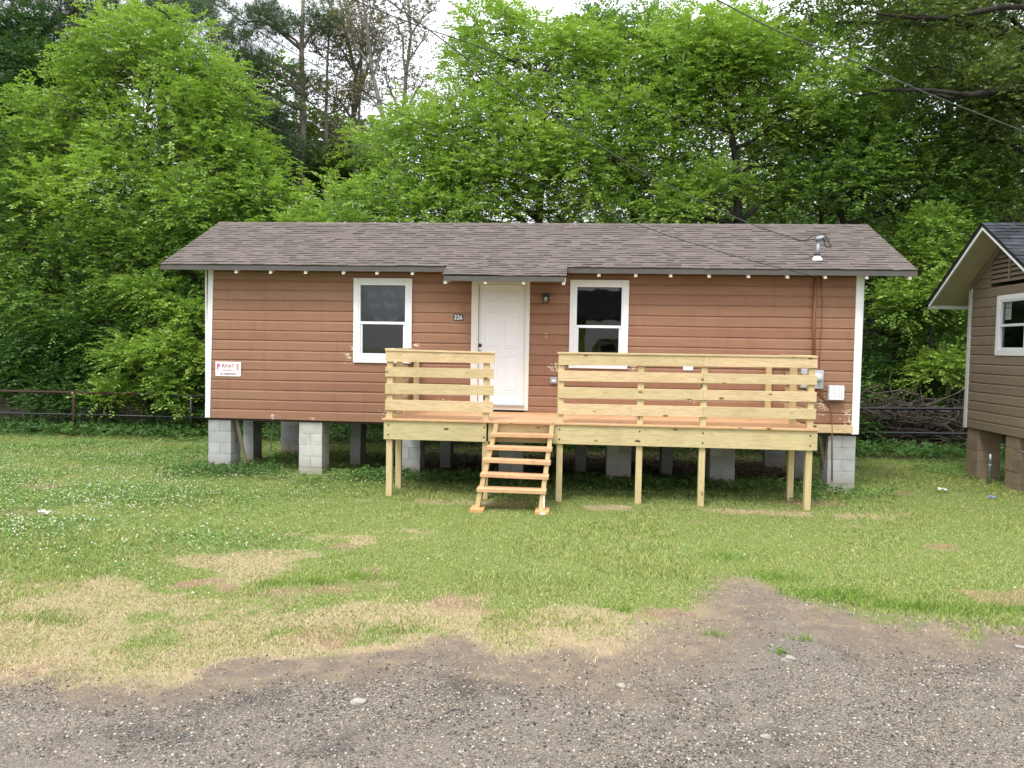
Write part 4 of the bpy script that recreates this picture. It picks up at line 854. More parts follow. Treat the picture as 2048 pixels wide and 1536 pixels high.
for (ya,yb,za,zc) in ((wy1-.09,wy1,wz0,wz1),(wy0,wy0+.09,wz0,wz1),(wy0+.09,wy1-.09,wz1-.09,wz1),(wy0+.09,wy1-.09,wz0,wz0+.11)): fm_.box(nX-.032,nX-.002,ya,yb,za,zc)
nw=fm_.build('window',MAT['white'],tan,.003); zm=(wz0+wz1)/2
s=MB(); k=.03
for (ya,yb,za,zc) in ((wy1-.09-k,wy1-.09,wz0+.11,wz1-.09),(wy0+.09,wy0+.09+k,wz0+.11,wz1-.09),(wy0+.09+k,wy1-.09-k,wz1-.09-k,wz1-.09),(wy0+.09+k,wy1-.09-k,wz0+.11,wz0+.11+k),(wy0+.09+k,wy1-.09-k,zm-.022,zm+.022)): s.box(nX-.02,nX+.05,ya,yb,za,zc)
s.build('window_frame',MAT['vinyl'],nw,.002)
for (za,zc) in ((wz0+.12,zm-.02),(zm+.02,wz1-.1)): MB().add([(nX+.02,wy1-.1,za),(nX+.02,wy0+.1,za),(nX+.02,wy0+.1,zc),(nX+.02,wy1-.1,zc)],[(0,1,2,3)]).build('pane',MAT['glass'],nw)
sy=wy1-.09-k-.10
stk=MB().box(nX+.012,nX+.016,sy-.17,sy,zm+.10,zm+.40).build('sticker',plain('pale_green_sticker',(.34,.42,.38),.6,0,.05),nw); 
MB().box(nX+.009,nX+.0115,sy-.15,sy-.02,zm+.27,zm+.38,0).build('printed_mark',MAT['plate'],stk) if False else None
q=MB()
q.box(nX+.008,nX+.0115,sy-.15,sy-.135,zm+.28,zm+.38); q.box(nX+.008,nX+.0115,sy-.035,sy-.02,zm+.28,zm+.38); q.box(nX+.008,nX+.0115,sy-.135,sy-.035,zm+.365,zm+.38); q.box(nX+.008,nX+.0115,sy-.135,sy-.035,zm+.28,zm+.295); q.box(nX+.008,nX+.0115,sy-.09,sy-.075,zm+.295,zm+.35)
for k_ in range(4): q.box(nX+.008,nX+.0115,sy-.15,sy-.02,zm+.14+k_*.03,zm+.147+k_*.03)
mk=q.build('printed_mark',MAT['plate'],nw)
for i,(px,lb) in enumerate(((1932,'tan painted block pier under the far corner of the tan cabin'),(2010,'tan painted block pier second from the far corner of the tan cabin'))):
    a=atX(px,900,nX); pier(nX+.01,a[1]-.41,.41,.41,zb-.01,-.97,lb,MAT['cmutan'],1,'tan block piers under the tan cabin')
for X in (16.5,19.5): pier(X,Yw-.45,.41,.41,zb-.01,-.97,'tan painted block pier beneath the far side of the tan cabin',MAT['cmutan'],1,'tan block piers under the tan cabin')
pier(nX+.01,Yn+.05,.41,.41,zb-.01,-.96,'tan painted block pier under the near corner of the tan cabin',MAT['cmutan'],1,'tan block piers under the tan cabin')
pa=atX(1979,950,nX-.1); tag(MB().tube([(pa[0],pa[1],-1),(pa[0],pa[1],-.62),(pa[0],pa[1],-.60)],[.035,.035,.045],10).tube([(pa[0],pa[1],-.62),(pa[0],pa[1],-.42)],.025,10).build('pipe',MAT['galv'],None,smooth=True),'grey capped pipe standing between the piers of the tan cabin','pipe')
pa=atX(2035,902,nX-.05); tag(MB().tube([(pa[0],pa[1],pa[2]),(pa[0],pa[1]-.3,pa[2]),(pa[0],pa[1]-.3,-1)],.02,8).build('pipe',MAT['galv'],None,smooth=True),'white bent pipe on the nearer pier of the tan cabin','pipe')
# litter
def litter(px,py,s,mat,label,name='litter'):
    p=atZ(px,py,-.93); rng=random.Random(px); vs=[];fs=[];n=6
    for j in range(n):
        for i in range(n): vs.append((p[0]+(i/(n-1)-.5)*s*(1+.3*rng.random()),p[1]+(j/(n-1)-.5)*s*.7,gz(p[0],p[1])+.03+rng.random()*s*.4))
    for j in range(n-1):
        for i in range(n-1): fs.append((j*n+i,j*n+i+1,(j+1)*n+i+1,(j+1)*n+i))
    tag(MB().add(vs,fs).build(name,mat,None),label,'litter','litter on the grass')
litter(1886,984,.13,MAT['paper'],'crumpled white paper on the grass between the two cabins'); litter(1983,998,.09,MAT['blue'],'small blue and white wrapper on the grass near the tan cabin'); litter(88,1030,.12,MAT['paper'],'scrap of white paper in the clover at far left')
litter(1625,1019,.01,MAT['paper'],'') if False else None
# ================================================================ VEGETATION
def nrm(a): return a/np.maximum(np.linalg.norm(a,axis=-1,keepdims=True),1e-9)
def leaves_from(p,d,n_,L,Wd):  # base, axis dir, normal, length, width
    s=nrm(np.cross(n_,d)); L=L[:,None];Wd=Wd[:,None]
    V=np.stack([p,p+d*L*.5+s*Wd*.5,p+d*L,p+d*L*.5-s*Wd*.5],1); return V.reshape(-1,3)
def sprays(P,D,nl,length,L,Wd,droop=.35,tilt=.35):
    """compound sprays: leaves alternate along a short drooping twig"""
    m=len(P); t=np.linspace(.15,1,nl)[None,:,None]; D=nrm(D)
    side=nrm(np.cross(D,np.array([0,0,1.0])[None])); up=nrm(np.cross(side,D))
    base=P[:,None]+D[:,None]*t*length[:,None,None]-np.array([0,0,1.0])*droop*(t**2)*length[:,None,None]
    sg=np.where(np.arange(nl)%2==0,1.,-1.)[None,:,None]
    ax=D[:,None]*.6+side[:,None]*sg*.8+RNG.normal(0,.18,(m,nl,3))-np.array([0,0,.22])
    n_=up[:,None]+RNG.normal(0,tilt,(m,nl,3))
    base=base.reshape(-1,3); ax=nrm(ax.reshape(-1,3)); n_=nrm(n_.reshape(-1,3))
    k=len(base); return leaves_from(base,ax,n_,L*(.7+.6*RNG.random(k)),Wd*(.7+.6*RNG.random(k))),k
def sphere_pts(n,hemi=.25):
    v=nrm(RNG.normal(0,1,(n,3))); r=RNG.random(n)**.38; f=(v[:,2]<-.2)&(RNG.random(n)<hemi*2); v[f,2]*=-1; return v*r[:,None]
def limb(mb,a,b,r0,r1,sag=.12,n=7,sides=6):
    a,b=np.array(a,float),np.array(b,float); L_=np.linalg.norm(b-a); mid=RNG.normal(0,1,3)*L_*sag*.5; mid2=RNG.normal(0,1,3)*L_*sag*.25
    pts=[];rad=[]
    for i in range(n):
        t=i/(n-1); pts.append(a+(b-a)*t+mid*math.sin(math.pi*t)+mid2*math.sin(2*math.pi*t)+np.array([0,0,1])*L_*.08*math.sin(math.pi*t)); rad.append(r0+(r1-r0)*t)
    mb.tube(pts,rad,sides); return pts
def tree(name,label,cat,trunk,lobes,leaf,barkm,r0=.14,den=1.0,L=.105,Wd=.052,clumpr=.62,nl=11,spl=.45,group=None,tilt=.55,droop=.35,csp=30,kind='spray'):
    """trunk: list of 3D points; lobes: list of (x,y,z,rx,ry,rz)"""
    root=thing(name,label,cat,trunk[0],group); mb=MB()
    tp=[np.array(p,float) for p in trunk]; n=len(tp)
    rad=[r0*(1-.75*i/(n-1)) for i in range(n)]; mb.tube(tp,rad,9)
    T_=[]; 
    for i in range(n-1):
        for t in np.linspace(0,1,6)[:-1]: T_.append((tp[i]*(1-t)+tp[i+1]*t,rad[i]*(1-t)+rad[i+1]*t))
    T_.append((tp[-1],rad[-1]))
    PS=[];DS=[]
    for (x,y,z,rx,ry,rz) in lobes:
        c=np.array((x,y,z)); R3=np.array((rx,ry,rz))
        # limb to the lobe
        low=[q for q in T_ if q[0][2]<z-.25*rz] or T_[:1]; st_=min(low,key=lambda q:np.linalg.norm((q[0]-c)*[1,1,.8]))
        lp=limb(mb,st_[0],c+np.array((0,0,rz*.2)),min(st_[1]*.75,.09),.025,.14)
        nc=max(5,int(den*4.0*(rx*rz+rx*ry+ry*rz)/(clumpr**2)*.36))
        u=nrm(RNG.normal(0,1,(nc,3))); u[:,2]=np.where(u[:,2]<-.35,-u[:,2],u[:,2]); rr=.35+.85*RNG.random(nc)**.7
        cc=c+u*R3*rr[:,None]
        for q in cc[:max(6,int(nc*.4))]:
            s_=lp[random.randrange(2,7)]; 
            if np.linalg.norm(q-s_)<2.6: limb(mb,s_,q,.022,.006,.16,5,4)
        for q in cc:
            cr=clumpr*random.uniform(.5,1.6); ns=max(4,int(csp*1.25*(cr/clumpr)**2*random.uniform(.8,1.2)))
            o_=sphere_pts(ns)*np.array([cr,cr,cr*.78]); PS.append(q+o_)
            dd_=o_/cr+ (q-c)/R3*.5+RNG.normal(0,.35,(ns,3)); dd_[:,2]=dd_[:,2]*.7+.15; DS.append(dd_)
    P=np.concatenate(PS);D=np.concatenate(DS); m_=len(P)
    if kind=='spray': V,k=sprays(P,D,nl,spl*(.6+.7*RNG.random(m_)),L,Wd,droop,tilt)
    elif kind=='needle':
        nn=nl; d_=nrm(nrm(D)[:,None]*.35+nrm(RNG.normal(0,1,(m_,nn,3)))+np.array([0,0,.15])); p_=np.repeat(P[:,None],nn,1)+RNG.normal(0,.02,(m_,nn,3)); nm=nrm(RNG.normal(0,1,(m_,nn,3)))
        d_=d_.reshape(-1,3);k=len(d_); V=leaves_from(p_.reshape(-1,3),d_,nrm(nm.reshape(-1,3)),L*(.6+.8*RNG.random(k)),Wd*(.7+.6*RNG.random(k)))
    npobj('crown',V,np.arange(k*4).reshape(k,4),[LF[leaf]],root,rnd=np.clip(np.repeat(RNG.random(m_),k//m_)*.5+np.repeat(np.repeat(RNG.random(len(PS)),[len(q) for q in PS]),k//m_)*.35+RNG.random(k)*.2,0,1))
    mb.build('trunk',MAT[barkm],root,smooth=True)
    global NLEAF; NLEAF+=k
    return root
NLEAF=0
def lob(px,py,Y,r,ry=None,rz=None):
    p=at(px,py,Y); return (p[0],Y,p[2],r,(ry or r*.75),(rz or r*.8))
def tr(pts): 
    return [np.array((at(a,b,Y)[0],Y,-1.1)) if b=='g' else at(a,b,Y) for a,b,Y in pts] if False else [ (np.array((at(a,870,Y)[0],Y,-1.12)) if b is None else at(a,b,Y)) for a,b,Y in pts]
TG='deciduous trees behind the cabins'
tree('leafy_tree','bright green tree with a broad domed crown left of the brown cabin','tree',tr([(300,None,7.5),(310,700,7.5),(285,500,7.6),(280,330,7.6),(300,180,7.6)]),
 [lob(250,170,7.6,1.2),lob(205,140,7.7,.9),lob(400,180,7.7,.9),lob(150,200,7.6,.9),lob(85,235,7.5,.7),lob(450,260,7.8,.8),lob(345,150,7.7,1.0),lob(180,260,7.6,1.3),lob(320,270,7.4,1.5),lob(110,300,7.4,.9),lob(400,320,7.4,1.2),lob(230,390,7.2,1.6),lob(120,430,7.1,1.3),lob(350,430,7.1,1.4),lob(470,360,7.6,1.0),lob(500,430,7.3,1.1),lob(380,210,8.1,.8),lob(260,95,7.7,.6),lob(350,88,7.7,.55)],'bright','bark',.13,group=TG)
tree('leafy_tree','green tree cut off by the left edge of the picture','tree',tr([(-40,None,7.5),(-30,600,7.5),(-10,380,7.5)]),
 [lob(0,330,7.3,1.0),lob(-30,450,7.2,1.5),lob(50,510,7.0,1.3),lob(-10,600,7.0,1.3),lob(90,600,6.9,1.2),lob(20,680,6.8,1.0)],'mid','bark',.12,group=TG)
tree('leafy_tree','green tree standing beyond the left edge of the picture','tree',tr([(-420,None,8),(-410,600,8),(-400,300,8)]),
 [lob(-400,250,8,1.7),lob(-300,380,7.8,1.7),lob(-480,420,7.8,1.7),lob(-200,520,7.6,1.5),lob(-380,580,7.4,1.7)],'mid','bark',.12,den=.7,L=.13,Wd=.07,group=TG)
tree('leafy_tree','mid green tree between the domed bright tree and the roof of the cabin','tree',tr([(420,None,7.8),(430,700,7.8),(440,560,7.8),(450,450,7.8)]),
 [lob(330,540,7.0,1.3),lob(450,500,7.4,1.2),lob(230,560,6.8,1.3),lob(160,660,6.7,1.1),lob(400,640,6.8,1.1),lob(520,460,8,.9),lob(570,500,7.8,.9),lob(280,680,6.9,1.2),lob(520,560,8,1.2)],'mid','bark',.10,group=TG)
tree('leafy_shrub','bright drooping shrub overhanging the pipe fence beside the cabin','shrub',tr([(330,None,6.2),(335,800,6.2),(330,700,6.1)]),
 [lob(300,600,6.1,.75),lob(370,650,6.0,.7),lob(330,720,5.6,.85,rz=.5),lob(260,720,5.6,.6,rz=.4),lob(395,750,5.8,.5),lob(220,810,5.5,.55,rz=.4),lob(340,790,5.5,.55,rz=.35)],'bright','bark',.05,den=.8,clumpr=.35,group='shrubs behind the fence',L=.09)
tree('leafy_tree','yellow-green low tree right behind the left half of the roof','tree',tr([(680,None,6.5),(685,600,6.5),(690,460,6.5)]),
 [lob(680,450,6.6,.8),lob(745,440,6.5,.9),lob(620,490,6.3,.8),lob(830,440,6.4,.9),lob(700,500,6.2,1.2),lob(900,480,6.4,1.0)],'bright','bark',.09,group=TG)
tree('leafy_tree','large bright green tree rising behind the middle of the roof','tree',tr([(1060,None,8),(1070,600,8),(1080,400,8),(1090,250,8),(1060,130,8)]),
 [lob(1000,130,8.2,1.2),lob(930,170,8,1.0),lob(1100,140,8,1.3),lob(1180,180,7.8,1.2),lob(850,290,7.6,1.2),lob(960,260,7.6,1.4),lob(1080,250,7.5,1.5),lob(1200,270,7.5,1.3),lob(780,330,7.6,1.0),lob(900,370,7.3,1.4),lob(1030,350,7.3,1.4),lob(1150,350,7.2,1.4),lob(1250,330,7.5,1.1),lob(980,75,8.3,.5),lob(1150,100,8.2,.5),lob(1000,440,7.4,1.5),lob(1140,450,7.3,1.4),lob(860,450,7.4,1.2)],'bright','bark',.16,group=TG)
tree('leafy_tree','green tree with rounded crown top right of the centre gap in the sky','tree',tr([(1270,None,9.5),(1270,500,9.5),(1260,300,9.5),(1250,150,9.5)]),
 [lob(1250,120,9.5,1.0),lob(1290,150,9.4,1.4),lob(1350,220,9.2,1.4),lob(1270,250,9.2,1.4),lob(1290,390,8.8,1.6),lob(1180,120,9.6,1.0),lob(1200,85,9.7,.5)],'mid','bark',.13,group=TG)
tree('leafy_tree','bright spreading tree with dark forked trunk behind the right half of the roof','tree',tr([(1480,None,8),(1478,480,8),(1472,320,8),(1450,200,8),(1440,110,8)]),
 [lob(1400,125,8.2,1.1),lob(1480,110,8.2,1.2),lob(1340,160,8,1.1),lob(1420,180,7.8,1.3),lob(1520,190,7.9,1.3),lob(1590,150,8.2,1.1),lob(1350,250,7.8,1.0),lob(1570,260,7.8,1.2),lob(1640,220,8.1,1.0),lob(1480,260,8.4,1.2),lob(1410,95,8.3,.6),lob(1400,400,7.6,.9),lob(1340,420,7.4,.9),lob(1300,450,7.6,1.0),lob(1540,350,9.2,1.1),lob(1560,440,9,1.0)],'bright','darkbark',.15,group=TG)
tree('leafy_tree','leaning green tree with thin dark trunk above the right end of the roof','tree',tr([(1690,None,8.6),(1690,450,8.6),(1640,330,8.6),(1600,260,8.6)]),
 [lob(1640,320,8.4,1.2),lob(1730,300,8.5,1.1),lob(1800,340,8.4,1.2),lob(1700,390,8.2,1.1,rz=.6),lob(1590,400,8.2,.8,rz=.6),lob(1850,400,8.4,1.1),lob(1790,430,8.2,1.0),lob(1760,220,9,1.1)],'mid','darkbark',.12,group=TG)
tree('oak_tree','big dark oak with heavy limbs reaching in from the right edge','tree',[np.array((18.2,8,-1.1)),np.array((18.4,8,2)),at(2190,230,7.4),at(2150,60,7.4),at(2120,-120,7.4)],
 [lob(1880,60,7.4,1.2),lob(1990,90,7.2,1.3),lob(1780,40,7.6,1.2),lob(1690,20,7.8,1.1),lob(1960,10,7.4,1.4),lob(2060,160,7.0,1.2),lob(1850,160,7.4,1.0),lob(1940,230,7.4,1.1),lob(2060,280,7.2,1.1),lob(1620,60,8,1.0),lob(2040,30,7.0,1.2),lob(1800,-40,7.5,1.4),lob(1930,300,7.6,.9),lob(1960,205,6.3,.7),lob(1850,50,6.3,.6),lob(2030,205,6.2,.5)],'olive','darkbark',.42,den=.5,L=.11,Wd=.065,nl=8,tilt=.6,group='tall dark trees behind the tan cabin')
oak=bpy.data.objects['oak_tree']; q=MB()
q.tube([at(2120,190,6.0),at(2048,175,5.9),at(1990,182,5.9),at(1940,190,5.9),at(1900,196,6.2),at(1870,186,6.4)],[.15,.10,.085,.065,.04,.02],9); q.tube([at(1940,190,5.9),at(1860,180,6.2),at(1780,180,7.2),at(1700,195,7.4)],[.055,.045,.035,.02],8)
q.tube([at(2150,10,6.2),at(2000,15,6.1),at(1890,36,6.0),at(1830,36,6.0),at(1760,28,6.1),at(1735,20,6.1)],[.075,.07,.06,.045,.03,.012],8); q.tube([at(1890,36,6.0),at(1800,28,6.2),at(1740,50,6.3),at(1700,65,6.3)],[.035,.028,.02,.01],7); q.tube([at(1790,36,6.1),at(1805,15,6.1),at(1830,-10,6.1)],[.028,.02,.012],6)
q.build('limb',MAT['darkbark'],oak,smooth=True)
tree('leafy_tree','dark vine clad tree with tall grey trunk behind the tan cabin roof','tree',tr([(2015,None,10),(2012,420,10),(2015,280,10),(2020,120,10)]),
 [lob(1990,330,9.6,1.5),lob(2060,400,9.2,1.6),lob(1930,400,9.4,1.4),lob(1890,490,9,1.4),lob(1960,170,10,1.2),lob(2040,480,9,1.2)],'mid','pinebark',.24,den=.8,group='tall dark trees behind the tan cabin')
tree('leafy_tree','yellow-green sapling in the gap between the two cabin roofs','tree',tr([(1860,None,7.2),(1862,700,7.2),(1858,560,7.2),(1855,480,7.2)]),
 [lob(1865,475,7.2,.45,rz=.6),lob(1850,540,7.2,.7),lob(1885,600,7.2,.7),lob(1830,620,7.3,.6),lob(1880,760,7,.55)],'bright','darkbark',.05,den=.8,clumpr=.35,L=.085,group=TG)
tree('leafy_tree','dark shaded tree filling the gap between the two cabins','tree',tr([(1790,None,8.6),(1795,650,8.6),(1790,500,8.6)]),
 [lob(1780,540,8.4,1.2),lob(1850,660,8.4,1.2),lob(1760,680,8.4,1.0),lob(1910,560,8.6,1.2),lob(1900,740,8.6,1.1),lob(1790,780,8.6,.9)],'mid','darkbark',.12,den=.8,group=TG)
tree('leafy_tree','ragged dark tree at the far upper right behind the oak limbs','tree',tr([(1900,None,13),(1895,400,13),(1900,150,13),(1890,0,13)]),
 [lob(1880,120,13,1.6),lob(1960,60,13,1.5),lob(1800,120,12.6,1.5),lob(1840,250,12,1.7),lob(1700,120,12.4,1.5),lob(2040,220,12.5,1.7)],'dark','darkbark',.2,den=.4,L=.14,Wd=.07,tilt=.6,group='tall dark trees behind the tan cabin')
# pines
PG='pines at the upper left'
def pine(label,trunk,lobes,r0=.2,den=.68): return tree('pine_tree',label,'tree',trunk,lobes,'needle','pinebark',r0,den=den,L=.20,Wd=.016,clumpr=.6,nl=26,csp=20,group=PG,kind='needle')
pine('slim grey trunked pine standing left of the bare trees',tr([(604,None,11),(602,415,11),(606,250,11),(603,100,11),(608,-60,11)]),
 [lob(520,150,10.5,1.1,rz=.6),lob(450,180,10.5,1.0,rz=.6),lob(560,60,10.7,1.0,rz=.6),lob(480,60,10.6,1.1,rz=.7),lob(520,250,10.4,1.0,rz=.5),lob(640,60,10.9,.6,rz=.5),lob(450,120,10.6,1,rz=.6),lob(590,330,10.8,.7,rz=.5)],.17)
pine('tall pine behind the domed bright tree',tr([(325,None,13),(326,300,13),(322,120,13),(325,-80,13)]),
 [lob(280,60,12.5,1.4,rz=.8),lob(380,60,12.5,1.5,rz=.8),lob(210,130,12.4,1.4,rz=.9),lob(420,190,12.4,1.4,rz=.8),lob(330,10,12.6,1.5,rz=.8),lob(440,260,12.3,1.2,rz=.8),lob(160,60,12.6,1.3,rz=.8)],.26)
pine('dark pine in the upper left corner',tr([(70,None,12),(75,300,12),(80,100,12),(90,-80,12)]),
 [lob(40,60,11.6,1.5,rz=1),lob(120,130,11.6,1.4,rz=1),lob(20,180,11.6,1.5,rz=1),lob(100,230,11.4,1.3,rz=.9),lob(60,300,11.3,1.4,rz=1),lob(150,20,11.8,1.3,rz=.9),lob(-40,110,11.6,1.4,rz=1)],.22,.6)
# dark broadleaf trees behind the left group
tree('leafy_tree','dark green tree in the shade behind the slim pine','tree',tr([(500,None,13),(495,400,13),(500,250,13)]),
 [lob(480,300,12.5,1.7),lob(560,350,12.3,1.5),lob(420,360,12,1.6),lob(530,220,12.8,1.3),lob(640,390,12.3,1.2)],'mid','bark',.18,L=.13,Wd=.065,group=TG)
tree('leafy_tree','dark tree at the far left behind the domed bright tree','tree',tr([(120,None,11),(110,400,11),(100,250,11)]),
 [lob(60,250,10.8,1.6),lob(150,200,11,1.4),lob(20,380,10.4,1.6),lob(130,330,10.5,1.5),lob(50,140,11.2,1.4)],'dark','bark',.2,L=.13,Wd=.065,group=TG)
tree('leafy_tree','mid green tree far behind the bare grey trees','tree',tr([(700,None,14),(700,400,14),(705,330,14)]),
 [lob(700,340,14,1.5),lob(640,300,14,1.2),lob(760,390,13.5,1.4),lob(640,410,13.5,1.4),lob(830,400,13,1.2)],'mid','greybark',.14,den=.7,L=.13,Wd=.065,group=TG)
# sparse, half bare trees
def bare(label,trunk,tips,leaf,den,r0,seed):
    random.seed(seed); root=thing('bare_tree',label,'tree',trunk[0],'half bare grey trees'); mb=MB(); tp=[np.array(p,float) for p in trunk]; n=len(tp); rad=[r0*(1-.7*i/(n-1)) for i in range(n)]; mb.tube(tp,rad,8,cap=True)
    P=[];D=[]
    for (i,px,py,Y,r) in tips:
        e=at(px,py,Y); pts=limb(mb,tp[i],e,rad[i]*.7,.012,.12,9,6)
        for k in range(14):
            s_=pts[random.randrange(2,9)]; q=s_+np.array((random.gauss(0,.55),random.gauss(0,.4),random.uniform(.1,.9))); t2=limb(mb,s_,q,.014,.004,.2,5,4)
            for kk in range(3):
                q2=t2[random.randrange(2,5)]+np.array((random.gauss(0,.3),random.gauss(0,.25),random.uniform(0,.4))); limb(mb,t2[2],q2,.006,.003,.2,4,3)
                m_=int(den*random.uniform(3,10)); P.append(q2+RNG.normal(0,.16,(m_,3))); D.append(RNG.normal(0,1,(m_,3)))
    P=np.concatenate(P);D=np.concatenate(D); V,k=sprays(P,D,4,.12*np.ones(len(P)),.085,.05,.2,.8)
    npobj('crown',V,np.arange(k*4).reshape(k,4),[LF[leaf]],root,rnd=RNG.random(k)); mb.build('trunk',MAT['greybark' if leaf!='dark' else 'darkbark'],root,smooth=True)
bare('pale half bare tree with forked trunk just right of the slim pine',tr([(710,None,12),(712,370,12),(705,250,12),(712,150,12),(690,60,12),(672,-40,12)]),[(1,730,150,12,0),(2,690,30,12,0),(2,735,20,12,0),(3,650,80,12,0),(3,700,-20,12,0),(3,745,90,12,0),(2,640,190,12,0),(1,660,260,12,0),(4,640,-20,12,0)],'rusty',.7,.11,3)
bare('grey half bare tree leaning right with vines on its stem',tr([(760,None,10.5),(790,310,10.5),(765,230,10.5),(745,150,10.5),(735,60,10.5),(720,-40,10.5)]),[(2,730,190,10.5,0),(3,700,60,10.5,0),(3,770,60,10.5,0),(1,700,290,10.5,0),(1,850,240,10.5,0),(4,760,-10,10.5,0)],'rusty',.5,.10,4)
bare('tall dark twiggy tree against the sky gap',tr([(790,None,11.5),(810,350,11.5),(806,240,11.5),(812,150,11.5),(822,70,11.5),(815,-30,11.5)]),[(3,790,50,11.5,0),(3,850,60,11.5,0),(2,850,160,11.5,0),(4,870,20,11.5,0),(4,790,-10,11.5,0),(2,770,150,11.5,0),(1,860,230,11.5,0)],'rusty',.45,.10,5)
bare('thin dead pine with brown brittle twigs behind the roof left of centre',tr([(655,None,11.6),(655,400,11.6),(652,230,11.6),(655,120,11.6),(660,40,11.6)]),[(2,600,200,11.6,0),(2,700,230,11.6,0),(3,620,90,11.6,0),(3,690,120,11.6,0),(1,700,300,11.6,0)],'rusty',1.0,.08,6)
# undergrowth along the fence
random.seed(21); SG='undergrowth shrubs behind the fence'
UND=[(-60,720,'dark shrub at the far left edge behind the fence'),(70,740,'dark shrub behind the fence left of the rusty post'),(190,760,'low green shrub just right of the rusty fence post'),(130,690,'tangled green shrub above the rusty post'),(420,800,'dark shrub beside the left corner of the cabin behind the fence'),(560,760,'shrub hidden behind the left part of the cabin'),(900,790,'shrub hidden behind the middle of the cabin'),(1250,800,'shrub hidden behind the right part of the cabin'),(1500,800,'shrub hidden behind the right end of the cabin'),(1740,760,'dark shrub next to the right corner board of the brown cabin'),(1920,790,'dark shrub just left of the tan cabin corner'),(2060,800,'shrub behind the tan cabin'),(1080,810,'low dark shrub hidden behind the door of the cabin'),(1380,820,'low dark shrub hidden behind the right railing'),(1620,830,'low dark shrub hidden behind the meter side of the cabin'),(740,820,'low dark shrub hidden behind the left railing')]
for i,(px,py,lb) in enumerate(UND):
    Y=6.3+.5*random.random()+(1.7 if px in (1740,1920) else 0); tree('leafy_shrub',lb,'shrub',tr([(px,None,Y),(px+5,py+60,Y),(px,py,Y)]),[lob(px+random.uniform(-20,20),py,Y,.9),lob(px-50,py+50,Y,.75),lob(px+50,py+55,Y-.1,.75,rz=.5)],'under','bark',.04,den=.75,clumpr=.4,group=SG,L=.085,Wd=.045)
# distant wood
def wood_mass(n,x0,x1,y0,y1,ztop,L,name,leaf):
    x=RNG.uniform(x0,x1,n); y=RNG.uniform(y0,y1,n); zt_=ztop(x); z=-1+RNG.random(n)**.9*(zt_+1); c=fbm(x*.45+y*.3,z*.5+y*.4,3); k=c>np.where(z<4.5,.33,.43); x,y,z=x[k],y[k],z[k]; n=len(x)
    P=np.stack([x,y,z],1); D=RNG.normal(0,1,(n,3))*[1,1,.3]; V,q=sprays(P,D,6,.5*np.ones(n),L,L*.55,.3,.6)
    o=npobj(name,V,np.arange(q*4).reshape(q,4),[LF[leaf]],rnd=RNG.random(q)); tag(o,kind='stuff'); global NLEAF; NLEAF+=q
tp_=lambda x:np.interp(x,[-22,-10,-4,-1.5,0.5,3,6,9,13,20,34],[10,9.5,7.5,5,4.2,5.2,7,9,10,11,12])
wood_mass(40000,-20,32,13,20,tp_,.17,'woodland','dark'); wood_mass(64000,-40,44,20,28,lambda x:tp_(x*.85)*.95,.26,'woodland','mid')
wood_mass(52000,-62,66,28,40,lambda x:tp_(x*.7)*.9,.5,'woodland','dark')
# trunks inside the wood
random.seed(5)
for i,(px,Y,rr,top,mt_,lb) in enumerate([(1540,12,.13,60,'darkbark','dark straight trunk seen between the bright spreading tree and the leaning tree'),(1615,10.5,.09,150,'bark','thin brown trunk above the right part of the roof'),(1690,12.5,.14,100,'greybark','pale grey trunk leaning behind the right end of the roof'),(1330,12,.12,120,'bark','trunk far behind the right window side of the roof'),(1985,11.5,.17,150,'pinebark','straight grey trunk beside the vine clad trunk above the tan cabin'),(1760,13,.12,200,'darkbark','slender dark trunk between the two cabins'),(1905,11,.12,250,'darkbark','slender dark trunk near the tan cabin eave'),(30,12.5,.16,150,'darkbark','dark trunk near the left edge of the picture'),(210,11.5,.12,300,'bark','trunk deep behind the domed bright tree'),(1440,11,.08,200,'bark','thin trunk beside the forked dark trunk'),(1790,10,.07,350,'bark','very thin stem left of the yellow-green sapling')]):
    b=np.array((at(px,870,Y)[0],Y,-1.1)); t_=at(px+random.uniform(-40,40),top,Y); root=thing('slender_tree',lb,'tree',b,'slender trunks in the wood'); q=MB(); pts=limb(q,b,t_,rr,rr*.35,.03,9,8)
    P=[]
    for k in range(9):
        s_=pts[random.randrange(4,9)]; e=s_+np.array((random.gauss(0,1.1),random.gauss(0,.8),random.uniform(.2,1.2))); limb(q,s_,e,rr*.3,.01,.15,6,5); P.append(e+RNG.normal(0,.35,(26,3)))
    q.build('trunk',MAT[mt_],root,smooth=True); P=np.concatenate(P); V,k=sprays(P,RNG.normal(0,1,(len(P),3))*[1,1,.3],8,.4*np.ones(len(P)),.12,.06); npobj('crown',V,np.arange(k*4).reshape(k,4),[LF['mid']],root,rnd=RNG.random(k))
# weeds by the piers
P=[];random.seed(9)
n=3600; x=RNG.uniform(-.5,11.6,n); y=-.15+RNG.normal(0,.32,n); k=(fbm(x*1.2+3,y*1.2,3)>.42)&~((x>3.5)&(x<10)&(y<-.6)); x,y=x[k],y[k]
P=np.stack([x,y,gz(x,y)+.03+.1*RNG.random(len(x))],1); V,k=sprays(P,RNG.normal(0,1,(len(P),3))*[1,1,.3]+[0,0,.5],5,.1*np.ones(len(P)),.045,.03,.2,.5)
tag(npobj('weeds',V,np.arange(k*4).reshape(k,4),[LF['under']],rnd=RNG.random(k)),kind='stuff')
n=9000; x=RNG.uniform(-9,17,n); y=5.0+RNG.normal(0,.55,n)+.3; P=np.stack([x,y,gz(x,y)+.03+.22*RNG.random(n)],1); V,k=sprays(P,RNG.normal(0,1,(n,3))*[1,1,.3]+[0,0,.6],6,.16*np.ones(n),.06,.035,.2,.5)
